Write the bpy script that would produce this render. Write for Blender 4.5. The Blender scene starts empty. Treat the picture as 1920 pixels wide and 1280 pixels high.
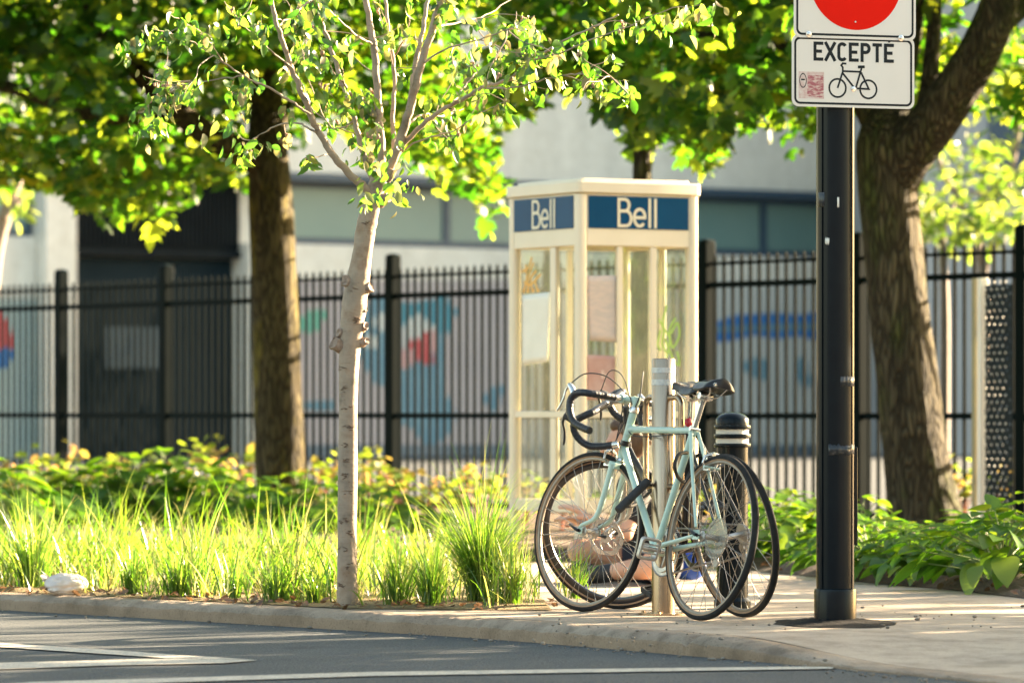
import bpy, bmesh, math, random
import numpy as np
from mathutils import Vector, Matrix, Quaternion

scene = bpy.context.scene
C = scene.collection
R = math.radians
random.seed(7)
RNG = np.random.default_rng(11)

# ------------------------------------------------------------------ camera
F = 8533.0            # focal length in photo pixels (160 mm on a 36 mm sensor)
H = 0.83              # eye height above the pavement
HY = 773.0            # horizon row in the photo
cam_d = bpy.data.cameras.new('camera')
cam_d.sensor_width = 36.0
cam_d.lens = F / 1920 * 36
cam_d.shift_y = (HY - 640) / 1920
cam_d.clip_end = 2000
cam_d.dof.use_dof = True
cam_d.dof.focus_distance = 18.6
cam_d.dof.aperture_fstop = 3.8
cam = bpy.data.objects.new('camera', cam_d)
cam.location = (0, 0, H)
cam.rotation_euler = (R(90), 0, 0)
C.objects.link(cam)
scene.camera = cam

# ------------------------------------------------------------------ light
SUN_EL, SUN_AZ = R(17), R(31)        # azimuth measured from +X towards +Y (behind, right)
tosun = Vector((math.cos(SUN_AZ) * math.cos(SUN_EL), math.sin(SUN_AZ) * math.cos(SUN_EL), math.sin(SUN_EL)))
w = bpy.data.worlds.new("World")
scene.world = w
w.use_nodes = True
nt = w.node_tree
sky = nt.nodes.new('ShaderNodeTexSky')
sky.sky_type = 'NISHITA'
sky.sun_disc = False
sky.sun_elevation = SUN_EL
sky.sun_rotation = R(90) - SUN_AZ
sky.air_density = 1.0
sky.dust_density = 2.0
sky.ozone_density = 1.0
bg = nt.nodes['Background']
bg.inputs['Strength'].default_value = 0.05
tint = nt.nodes.new('ShaderNodeMix')          # warm white balance of the late-day sky
tint.data_type = 'RGBA'
tint.blend_type = 'MULTIPLY'
tint.inputs[0].default_value = 1.0
tint.inputs[7].default_value = (1.15, 1.03, 0.81, 1.0)
nt.links.new(sky.outputs[0], tint.inputs[6])
nt.links.new(tint.outputs[2], bg.inputs[0])
sun_d = bpy.data.lights.new('sun', 'SUN')
sun_d.energy = 5.0
sun_d.angle = R(0.55)
sun_d.color = (1.0, 0.78, 0.52)
sun = bpy.data.objects.new('sun', sun_d)
sun.rotation_euler = tosun.to_track_quat('Z', 'Y').to_euler()
sun.location = (20, 30, 25)
C.objects.link(sun)

vs = scene.view_settings
vs.view_transform = 'Standard'
vs.look = 'None'
vs.exposure = 3.65
vs.gamma = 1.0
scene.cycles.max_bounces = 7
scene.cycles.diffuse_bounces = 4
scene.cycles.glossy_bounces = 3
scene.cycles.transmission_bounces = 5
scene.cycles.transparent_max_bounces = 10
scene.cycles.use_denoising = True
scene.cycles.sample_clamp_indirect = 6.0
scene.cycles.caustics_reflective = False
scene.cycles.caustics_refractive = False

# ------------------------------------------------------------------ helpers: photo pixel -> metres
def P(px, py, D):
    return Vector(((px - 960) / F * D, D, H - (py - HY) / F * D))

def G(px, py, z=0.0):
    D = F * (H - z) / (py - HY)
    return Vector(((px - 960) / F * D, D, z))

# ------------------------------------------------------------------ materials
def new_mat(name):
    m = bpy.data.materials.new(name)
    m.use_nodes = True
    n = m.node_tree
    n.nodes.clear()
    out = n.nodes.new('ShaderNodeOutputMaterial')
    return m, n, out

def nd(n, typ, **kw):
    x = n.nodes.new(typ)
    for k, v in kw.items():
        setattr(x, k, v)
    return x

def rgba(c):
    return (c[0], c[1], c[2], 1.0)

def coords(n, scale=(1, 1, 1), space='Object'):
    tc = nd(n, 'ShaderNodeTexCoord')
    mp = nd(n, 'ShaderNodeMapping')
    mp.inputs['Scale'].default_value = scale
    n.links.new(tc.outputs[space], mp.inputs['Vector'])
    return mp.outputs[0]

def noise(n, vec, scale, detail=5, rough=0.6):
    x = nd(n, 'ShaderNodeTexNoise')
    x.inputs['Scale'].default_value = scale
    x.inputs['Detail'].default_value = detail
    x.inputs['Roughness'].default_value = rough
    n.links.new(vec, x.inputs['Vector'])
    return x.outputs[0]

def ramp(n, fac, stops):
    x = nd(n, 'ShaderNodeValToRGB')
    e = x.color_ramp.elements
    e[0].position, e[0].color = stops[0][0], rgba(stops[0][1])
    e[1].position, e[1].color = stops[-1][0], rgba(stops[-1][1])
    for p, c in stops[1:-1]:
        k = e.new(p)
        k.color = rgba(c)
    n.links.new(fac, x.inputs[0])
    return x.outputs[0]

def mixc(n, fac, a, b, blend='MIX'):
    x = nd(n, 'ShaderNodeMix', data_type='RGBA', blend_type=blend)
    if isinstance(fac, (int, float)):
        x.inputs[0].default_value = fac
    else:
        n.links.new(fac, x.inputs[0])
    for s, v in ((6, a), (7, b)):
        if isinstance(v, tuple):
            x.inputs[s].default_value = rgba(v)
        else:
            n.links.new(v, x.inputs[s])
    return x.outputs[2]

def bumpn(n, h, strength, dist):
    b = nd(n, 'ShaderNodeBump')
    b.inputs['Strength'].default_value = strength
    b.inputs['Distance'].default_value = dist
    n.links.new(h, b.inputs['Height'])
    return b.outputs[0]

def pm(name, c1, c2=None, rough=0.5, metal=0.0, vscale=6, stretch=(1, 1, 1), bump=0, bscale=60, bdist=0.004,
       spec=0.5, coat=0.0, lo=0.35, hi=0.65, rvar=0.0, speck=None, speck_scale=200):
    m, n, out = new_mat(name)
    b = nd(n, 'ShaderNodeBsdfPrincipled')
    v = coords(n, stretch)
    if c2 is None:
        c2 = tuple(x * 0.8 for x in c1)
    col = ramp(n, noise(n, v, vscale), [(lo, c1), (hi, c2)])
    if speck:
        s = noise(n, v, speck_scale, 2, 0.5)
        col = mixc(n, ramp(n, s, [(0.56, (0, 0, 0)), (0.68, (1, 1, 1))]), col, speck)
    n.links.new(col, b.inputs['Base Color'])
    b.inputs['Metallic'].default_value = metal
    b.inputs['Specular IOR Level'].default_value = spec
    b.inputs['Coat Weight'].default_value = coat
    if rvar:
        rr = nd(n, 'ShaderNodeMapRange')
        rr.inputs[3].default_value = max(0.02, rough - rvar)
        rr.inputs[4].default_value = min(1, rough + rvar)
        n.links.new(noise(n, v, vscale * 2.3), rr.inputs[0])
        n.links.new(rr.outputs[0], b.inputs['Roughness'])
    else:
        b.inputs['Roughness'].default_value = rough
    if bump:
        n.links.new(bumpn(n, noise(n, v, bscale, 6, 0.7), bump, bdist), b.inputs['Normal'])
    n.links.new(b.outputs[0], out.inputs[0])
    return m

def leaf_mat(name, dif, tra, gloss=0.06, rough=0.35, mix=0.5):
    """dif/tra: colour stops along a random value per leaf"""
    m, n, out = new_mat(name)
    g = nd(n, 'ShaderNodeNewGeometry')
    k = len(dif) - 1
    cd = ramp(n, g.outputs['Random Per Island'], [(i / k, c) for i, c in enumerate(dif)])
    ct = ramp(n, g.outputs['Random Per Island'], [(i / k, c) for i, c in enumerate(tra)])
    v = coords(n)
    veins = noise(n, v, 45, 3)
    cd = mixc(n, 0.35, cd, ramp(n, veins, [(0.3, (0.35, 0.35, 0.35)), (0.7, (1, 1, 1))]), 'MULTIPLY')
    d = nd(n, 'ShaderNodeBsdfDiffuse')
    t = nd(n, 'ShaderNodeBsdfTranslucent')
    gl = nd(n, 'ShaderNodeBsdfGlossy')
    gl.inputs['Roughness'].default_value = rough
    n.links.new(cd, d.inputs[0])
    n.links.new(ct, t.inputs[0])
    a = nd(n, 'ShaderNodeMixShader')
    a.inputs[0].default_value = mix
    n.links.new(d.outputs[0], a.inputs[1])
    n.links.new(t.outputs[0], a.inputs[2])
    b = nd(n, 'ShaderNodeMixShader')
    b.inputs[0].default_value = gloss
    n.links.new(a.outputs[0], b.inputs[1])
    n.links.new(gl.outputs[0], b.inputs[2])
    n.links.new(b.outputs[0], out.inputs[0])
    return m

M = {}
# ground
def asphalt_mat():
    m, n, out = new_mat('asphalt')
    b = nd(n, 'ShaderNodeBsdfPrincipled')
    v = coords(n)
    base = ramp(n, noise(n, v, 1.3, 6), [(0.3, (0.047, 0.055, 0.061)), (0.7, (0.070, 0.078, 0.084))])
    sp = ramp(n, noise(n, v, 105, 3), [(0.34, (0.45, 0.45, 0.45)), (0.5, (1, 1, 1)), (0.64, (1.9, 1.8, 1.65))])
    col = mixc(n, 1.0, base, sp, 'MULTIPLY')
    stain = ramp(n, noise(n, v, 3.1, 4), [(0.62, (1, 1, 1)), (0.72, (0.72, 0.72, 0.74))])
    col = mixc(n, 1.0, col, stain, 'MULTIPLY')
    n.links.new(col, b.inputs['Base Color'])
    b.inputs['Roughness'].default_value = 0.85
    b.inputs['Specular IOR Level'].default_value = 0.25
    n.links.new(bumpn(n, noise(n, v, 160, 4, 0.7), 0.7, 0.006), b.inputs['Normal'])
    n.links.new(b.outputs[0], out.inputs[0])
    return m
M['asphalt'] = asphalt_mat()
def concrete_mat(name, c1, c2, stain=0.6, bump=0.25, drips=False):
    m, n, out = new_mat(name)
    b = nd(n, 'ShaderNodeBsdfPrincipled')
    v = coords(n)
    base = ramp(n, noise(n, v, 1.7, 7, 0.65), [(0.3, c1), (0.7, c2)])
    st = ramp(n, noise(n, v, 5.0, 6, 0.7), [(0.35, (stain, stain * 0.98, stain * 0.95)), (0.55, (1, 1, 1))])
    col = mixc(n, 0.8, base, st, 'MULTIPLY')
    sp = ramp(n, noise(n, v, 150, 2), [(0.28, (0.45, 0.43, 0.4)), (0.40, (1, 1, 1)), (0.7, (1.15, 1.13, 1.1))])
    col = mixc(n, 0.8, col, sp, 'MULTIPLY')
    if drips:
        dv_ = coords(n, (1, 1, 0.06))
        col = mixc(n, 0.35, col, ramp(n, noise(n, dv_, 1.6, 6, 0.65), [(0.40, (0.70, 0.70, 0.69)), (0.58, (1, 1, 1))]), 'MULTIPLY')
    n.links.new(col, b.inputs['Base Color'])
    b.inputs['Roughness'].default_value = 0.85
    b.inputs['Specular IOR Level'].default_value = 0.3
    h = mixc(n, 0.35, noise(n, v, 120, 5, 0.7), noise(n, v, 14, 4))
    n.links.new(bumpn(n, h, bump, 0.012), b.inputs['Normal'])
    n.links.new(b.outputs[0], out.inputs[0])
    return m
M['concrete'] = concrete_mat('pavement_concrete', (0.455, 0.37, 0.285), (0.36, 0.29, 0.225), 0.58, 0.35)
M['kerb'] = concrete_mat('kerb_concrete', (0.43, 0.35, 0.27), (0.27, 0.205, 0.15), 0.45, 1.0)
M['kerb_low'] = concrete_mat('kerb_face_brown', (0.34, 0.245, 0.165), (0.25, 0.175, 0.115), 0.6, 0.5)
M['paint'] = pm('road_paint', (0.56, 0.51, 0.42), (0.36, 0.33, 0.28), 0.75, vscale=14, speck=(0.10, 0.10, 0.10), speck_scale=120, spec=0.2)
M['soil'] = pm('soil', (0.10, 0.065, 0.042), (0.17, 0.115, 0.075), 0.95, vscale=30, bump=1.0, bscale=50, bdist=0.03, speck=(0.03, 0.02, 0.015), speck_scale=60)
M['straw_soil'] = pm('straw_soil', (0.36, 0.27, 0.13), (0.22, 0.16, 0.08), 0.95, vscale=22, bump=1.0, bscale=60, bdist=0.03, speck=(0.10, 0.07, 0.04), speck_scale=70)
M['patch'] = pm('patch_asphalt', (0.012, 0.012, 0.014), (0.03, 0.029, 0.028), 0.95, vscale=90, bump=1.0, bscale=140, bdist=0.02, spec=0.15)
# metals & paints
M['black_paint'] = pm('black_gloss_paint', (0.002, 0.006, 0.010), (0.003, 0.008, 0.012), 0.22, vscale=20, rvar=0.03, spec=0.17)
M['black_rubber'] = pm('black_rubber', (0.022, 0.023, 0.025), (0.04, 0.04, 0.042), 0.72, vscale=40, bump=0.4, bscale=220, bdist=0.002)
M['tyre'] = pm('tyre_rubber', (0.014, 0.014, 0.015), (0.026, 0.025, 0.024), 0.8, vscale=30, bump=0.5, bscale=180, bdist=0.002, spec=0.2)
M['tan'] = pm('tan_sidewall', (0.38, 0.24, 0.14), (0.28, 0.17, 0.10), 0.75, vscale=30)
M['tape'] = pm('bar_tape', (0.010, 0.012, 0.018), (0.02, 0.022, 0.03), 0.42, vscale=50, bump=0.3, bscale=150, bdist=0.002)
M['mint'] = pm('mint_paint', (0.50, 0.66, 0.57), (0.46, 0.62, 0.54), 0.32, vscale=14, coat=0.3)
M['frame_black'] = pm('black_frame_paint', (0.008, 0.009, 0.013), (0.014, 0.015, 0.02), 0.3, vscale=14, coat=0.4)
M['steel'] = pm('brushed_steel', (0.46, 0.355, 0.255), (0.28, 0.215, 0.155), 0.28, 1.0, vscale=14, stretch=(1, 1, 0.04), rvar=0.10, bump=0.05, bscale=160)
M['chrome'] = pm('polished_alloy', (0.72, 0.71, 0.69), (0.6, 0.59, 0.57), 0.25, 1.0, vscale=20, rvar=0.08)
M['alloy'] = pm('dull_alloy', (0.55, 0.53, 0.50), (0.42, 0.40, 0.38), 0.42, 0.9, vscale=30, rvar=0.1)
M['spoke'] = pm('spoke_steel', (0.30, 0.29, 0.28), (0.22, 0.21, 0.20), 0.4, 0.9, vscale=30)
M['leather'] = pm('saddle_vinyl', (0.008, 0.009, 0.012), (0.014, 0.015, 0.02), 0.33, vscale=30, bump=0.15, bscale=120)
M['reflect_tape'] = pm('reflective_tape', (0.66, 0.64, 0.60), (0.5, 0.49, 0.47), 0.5, 0.3, vscale=60, bump=0.5, bscale=260, bdist=0.002)
M['band_and_glint_white'] = pm('band_and_glint_white', (0.74, 0.69, 0.60), (0.68, 0.63, 0.55), 0.5)
M['fence'] = pm('fence_paint', (0.0015, 0.0055, 0.0065), (0.0025, 0.0070, 0.0080), 0.6, vscale=8, spec=0.03)
M['cream'] = pm('cream_enamel', (0.76, 0.67, 0.52), (0.72, 0.63, 0.48), 0.42, vscale=4, spec=0.3, rvar=0.05)
M['blue_sign'] = pm('blue_enamel', (0.001, 0.048, 0.125), (0.001, 0.058, 0.145), 0.3, vscale=3, spec=0.15)
M['cream_letter'] = pm('cream_lettering', (0.72, 0.66, 0.50), (0.68, 0.61, 0.46), 0.5)
M['sign_white'] = pm('sign_white', (0.72, 0.69, 0.63), (0.68, 0.65, 0.59), 0.4, vscale=3)
M['sign_black'] = pm('sign_black', (0.006, 0.011, 0.015), (0.009, 0.014, 0.018), 0.5, spec=0.2)
M['sign_red'] = pm('sign_red', (0.75, 0.010, 0.002), (0.68, 0.009, 0.002), 0.5, vscale=3, spec=0.08)
M['sticker'] = pm('faded_sticker', (0.66, 0.60, 0.55), (0.55, 0.36, 0.32), 0.6, vscale=60)
M['sticker_red'] = pm('faded_red_print', (0.36, 0.10, 0.12), (0.62, 0.48, 0.42), 0.6, vscale=110, stretch=(0.4, 1, 1), lo=0.45, hi=0.6)
M['clear_tape'] = pm('clear_tape', (0.02, 0.024, 0.028), (0.16, 0.15, 0.14), 0.3, vscale=45, spec=0.5, lo=0.5, hi=0.8)
M['paper'] = pm('white_paper', (0.80, 0.76, 0.66), (0.74, 0.70, 0.60), 0.7, vscale=5)

def glass_mat(name, tint=(0.93, 0.96, 0.93), dirt=0.10, dcol=(0.6, 0.56, 0.42)):
    m, n, out = new_mat(name)
    t = nd(n, 'ShaderNodeBsdfTransparent')
    t.inputs[0].default_value = rgba(tint)
    gl = nd(n, 'ShaderNodeBsdfGlossy')
    gl.inputs['Roughness'].default_value = 0.03
    d = nd(n, 'ShaderNodeBsdfDiffuse')
    d.inputs[0].default_value = rgba(dcol)
    lw = nd(n, 'ShaderNodeLayerWeight')
    lw.inputs[0].default_value = 0.5
    pw = nd(n, 'ShaderNodeMath', operation='POWER')
    pw.inputs[1].default_value = 4.0
    n.links.new(lw.outputs['Facing'], pw.inputs[0])
    fr = nd(n, 'ShaderNodeMath', operation='MULTIPLY_ADD')
    fr.inputs[1].default_value = 0.8
    fr.inputs[2].default_value = 0.05
    n.links.new(pw.outputs[0], fr.inputs[0])
    a = nd(n, 'ShaderNodeMixShader')
    n.links.new(fr.outputs[0], a.inputs[0])
    n.links.new(t.outputs[0], a.inputs[1])
    n.links.new(gl.outputs[0], a.inputs[2])
    b = nd(n, 'ShaderNodeMixShader')
    v = coords(n)
    rr = nd(n, 'ShaderNodeMapRange')
    rr.inputs[1].default_value = 0.3
    rr.inputs[2].default_value = 0.75
    rr.inputs[3].default_value = dirt * 0.5
    rr.inputs[4].default_value = dirt * 1.8
    n.links.new(noise(n, v, 7, 6, 0.7), rr.inputs[0])
    n.links.new(rr.outputs[0], b.inputs[0])
    n.links.new(a.outputs[0], b.inputs[1])
    n.links.new(d.outputs[0], b.inputs[2])
    n.links.new(b.outputs[0], out.inputs[0])
    return m
M['glass'] = glass_mat('booth_glass', (0.96, 0.98, 0.96), 0.035, (0.70, 0.68, 0.58))

def bark_mat(name, c1, c2, moss=None, zs=3.0, sc=26, bump=1.0, dist=0.03):
    m, n, out = new_mat(name)
    b = nd(n, 'ShaderNodeBsdfPrincipled')
    v = coords(n, (1, 1, 1 / zs))
    vo = nd(n, 'ShaderNodeTexVoronoi', feature='DISTANCE_TO_EDGE')
    vo.inputs['Scale'].default_value = sc
    wv = nd(n, 'ShaderNodeVectorMath', operation='ADD')
    nz = nd(n, 'ShaderNodeTexNoise')
    nz.inputs['Scale'].default_value = 9
    n.links.new(v, nz.inputs['Vector'])
    sc_ = nd(n, 'ShaderNodeVectorMath', operation='SCALE')
    sc_.inputs['Scale'].default_value = 0.12
    n.links.new(nz.outputs['Color'], sc_.inputs[0])
    n.links.new(v, wv.inputs[0])
    n.links.new(sc_.outputs[0], wv.inputs[1])
    n.links.new(wv.outputs[0], vo.inputs['Vector'])
    fur = ramp(n, vo.outputs['Distance'], [(0.0, (0.12, 0.12, 0.12)), (0.26, (1.15, 1.15, 1.15))])
    fine = noise(n, v, 60, 5, 0.7)
    col = ramp(n, noise(n, v, 5, 5), [(0.35, c1), (0.65, c2)])
    if moss:
        w2 = coords(n, (1, 1, 0.35))
        col = mixc(n, ramp(n, noise(n, w2, 4.0, 5), [(0.52, (0, 0, 0)), (0.66, (1, 1, 1))]), col, moss)
    col = mixc(n, 0.85, col, fur, 'MULTIPLY')
    col = mixc(n, 0.5, col, ramp(n, fine, [(0.3, (0.5, 0.5, 0.5)), (0.7, (1.3, 1.3, 1.3))]), 'MULTIPLY')
    n.links.new(col, b.inputs['Base Color'])
    b.inputs['Roughness'].default_value = 0.9
    b.inputs['Specular IOR Level'].default_value = 0.2
    hh = mixc(n, 0.3, fur, fine)
    n.links.new(bumpn(n, hh, bump, dist), b.inputs['Normal'])
    n.links.new(b.outputs[0], out.inputs[0])
    return m
M['bark'] = bark_mat('maple_bark', (0.105, 0.086, 0.050), (0.066, 0.055, 0.034), (0.064, 0.076, 0.020), zs=7.0, sc=34, dist=0.04)
M['bark_mossy'] = bark_mat('mossy_maple_bark', (0.105, 0.082, 0.034), (0.062, 0.049, 0.024), (0.175, 0.145, 0.022), zs=6.0, sc=34, bump=0.9)

def birch_mat():
    m, n, out = new_mat('birch_bark')
    b = nd(n, 'ShaderNodeBsdfPrincipled')
    v = coords(n)
    col = ramp(n, noise(n, v, 9, 5), [(0.3, (0.27, 0.18, 0.115)), (0.46, (0.37, 0.285, 0.21)), (0.58, (0.30, 0.235, 0.175)), (0.70, (0.16, 0.12, 0.085))])
    vs_ = coords(n, (1, 1, 9))
    lent = noise(n, vs_, 16, 4, 0.65)
    col = mixc(n, ramp(n, lent, [(0.60, (0, 0, 0)), (0.70, (1, 1, 1))]), col, (0.26, 0.17, 0.11))
    vb = coords(n, (0.6, 0.6, 5))
    band = noise(n, vb, 3.1, 5, 0.8)
    col = mixc(n, ramp(n, band, [(0.63, (0, 0, 0)), (0.67, (1, 1, 1))]), col, (0.10, 0.07, 0.05))
    sp = noise(n, v, 130, 2)
    col = mixc(n, ramp(n, sp, [(0.68, (0, 0, 0)), (0.74, (1, 1, 1))]), col, (0.20, 0.13, 0.09))
    n.links.new(col, b.inputs['Base Color'])
    b.inputs['Roughness'].default_value = 0.7
    b.inputs['Specular IOR Level'].default_value = 0.3
    n.links.new(bumpn(n, mixc(n, 0.5, lent, noise(n, v, 50, 5)), 0.5, 0.008), b.inputs['Normal'])
    n.links.new(b.outputs[0], out.inputs[0])
    return m
M['birch'] = birch_mat()
M['birch_scar'] = pm('birch_scar', (0.20, 0.13, 0.085), (0.10, 0.065, 0.045), 0.85, vscale=60, bump=0.8, bscale=110, bdist=0.006)
M['birch_knot'] = pm('birch_knot', (0.40, 0.30, 0.23), (0.22, 0.15, 0.11), 0.8, vscale=40, bump=0.7, bscale=90, bdist=0.006)
M['twig'] = pm('birch_twig', (0.26, 0.19, 0.145), (0.17, 0.125, 0.095), 0.75, vscale=20, bump=0.3, bscale=80)
# leaves
M['maple_leaf'] = leaf_mat('maple_leaf',
    [(0.005, 0.027, 0.004), (0.008, 0.036, 0.005), (0.013, 0.048, 0.006), (0.020, 0.060, 0.008)],
    [(0.04, 0.17, 0.005), (0.09, 0.28, 0.008), (0.22, 0.41, 0.012), (0.48, 0.55, 0.03)], gloss=0.03, rough=0.45, mix=0.62)
M['birch_leaf'] = leaf_mat('birch_leaf',
    [(0.035, 0.10, 0.014), (0.05, 0.13, 0.018), (0.08, 0.16, 0.025), (0.22, 0.18, 0.09)],
    [(0.07, 0.24, 0.010), (0.12, 0.31, 0.014), (0.22, 0.38, 0.022), (0.38, 0.30, 0.12)], gloss=0.06)
M['seed'] = pm('dry_seed', (0.45, 0.26, 0.16), (0.32, 0.19, 0.12), 0.8, vscale=40)
M['far_leaf'] = leaf_mat('young_tree_leaf',
    [(0.04, 0.09, 0.015), (0.07, 0.12, 0.02), (0.10, 0.14, 0.03)],
    [(0.12, 0.25, 0.015), (0.24, 0.36, 0.03), (0.36, 0.40, 0.06)], gloss=0.05, mix=0.55)
M['grass'] = leaf_mat('grass_blade',
    [(0.03, 0.09, 0.010), (0.05, 0.14, 0.014), (0.08, 0.17, 0.018), (0.13, 0.20, 0.03), (0.30, 0.26, 0.11)],
    [(0.09, 0.25, 0.008), (0.15, 0.34, 0.012), (0.24, 0.40, 0.018), (0.34, 0.42, 0.04), (0.46, 0.40, 0.15)], gloss=0.07, rough=0.3, mix=0.5)
M['tuft'] = leaf_mat('tuft_blade',
    [(0.03, 0.08, 0.012), (0.045, 0.12, 0.015), (0.08, 0.17, 0.02), (0.16, 0.24, 0.05)],
    [(0.10, 0.26, 0.012), (0.16, 0.36, 0.015), (0.28, 0.46, 0.03), (0.46, 0.55, 0.08)], gloss=0.08, rough=0.3)
M['hosta'] = leaf_mat('hosta_leaf',
    [(0.042, 0.11, 0.009), (0.055, 0.14, 0.011), (0.075, 0.165, 0.013), (0.12, 0.20, 0.018)],
    [(0.09, 0.26, 0.008), (0.14, 0.32, 0.010), (0.22, 0.38, 0.014), (0.34, 0.42, 0.025)], gloss=0.05, rough=0.4, mix=0.42)
M['red_leaf'] = leaf_mat('bronze_leaf',
    [(0.07, 0.15, 0.02), (0.12, 0.18, 0.03), (0.16, 0.11, 0.045), (0.09, 0.16, 0.025), (0.10, 0.17, 0.02)],
    [(0.22, 0.38, 0.02), (0.36, 0.42, 0.04), (0.42, 0.22, 0.08), (0.32, 0.42, 0.03), (0.26, 0.40, 0.02)], gloss=0.06)
M['pink_stem'] = pm('pink_stem', (0.42, 0.16, 0.12), (0.34, 0.18, 0.10), 0.6)
M['green_stem'] = pm('green_stem', (0.16, 0.22, 0.06), (0.12, 0.18, 0.05), 0.6)

# ------------------------------------------------------------------ mesh builder
def arc(cx, cy, r, a0, a1, n=10, ry=None):
    ry = r if ry is None else ry
    return [(cx + r * math.cos(R(a0 + (a1 - a0) * i / n)), cy + ry * math.sin(R(a0 + (a1 - a0) * i / n))) for i in range(n + 1)]

def rrect(x0, y0, x1, y1, r, n=5):
    return arc(x1 - r, y1 - r, r, 0, 90, n) + arc(x0 + r, y1 - r, r, 90, 180, n) + arc(x0 + r, y0 + r, r, 180, 270, n) + arc(x1 - r, y0 + r, r, 270, 360, n)

def smooth_path(pts, k=4):
    """Catmull-Rom through the points"""
    pts = [Vector(p) for p in pts]
    if len(pts) < 3:
        return pts
    q = [pts[0] * 2 - pts[1]] + pts + [pts[-1] * 2 - pts[-2]]
    out = []
    for i in range(1, len(q) - 2):
        a, b, c, d = q[i - 1], q[i], q[i + 1], q[i + 2]
        for j in range(k):
            t = j / k
            out.append(0.5 * ((2 * b) + (c - a) * t + (2 * a - 5 * b + 4 * c - d) * t * t + (3 * b - a - 3 * c + d) * t ** 3))
    out.append(pts[-1])
    return out

def lerp_list(vals, n):
    out = []
    for i in range(n):
        t = i / (n - 1) * (len(vals) - 1)
        k = min(int(t), len(vals) - 2)
        out.append(vals[k] + (vals[k + 1] - vals[k]) * (t - k))
    return out

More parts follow.
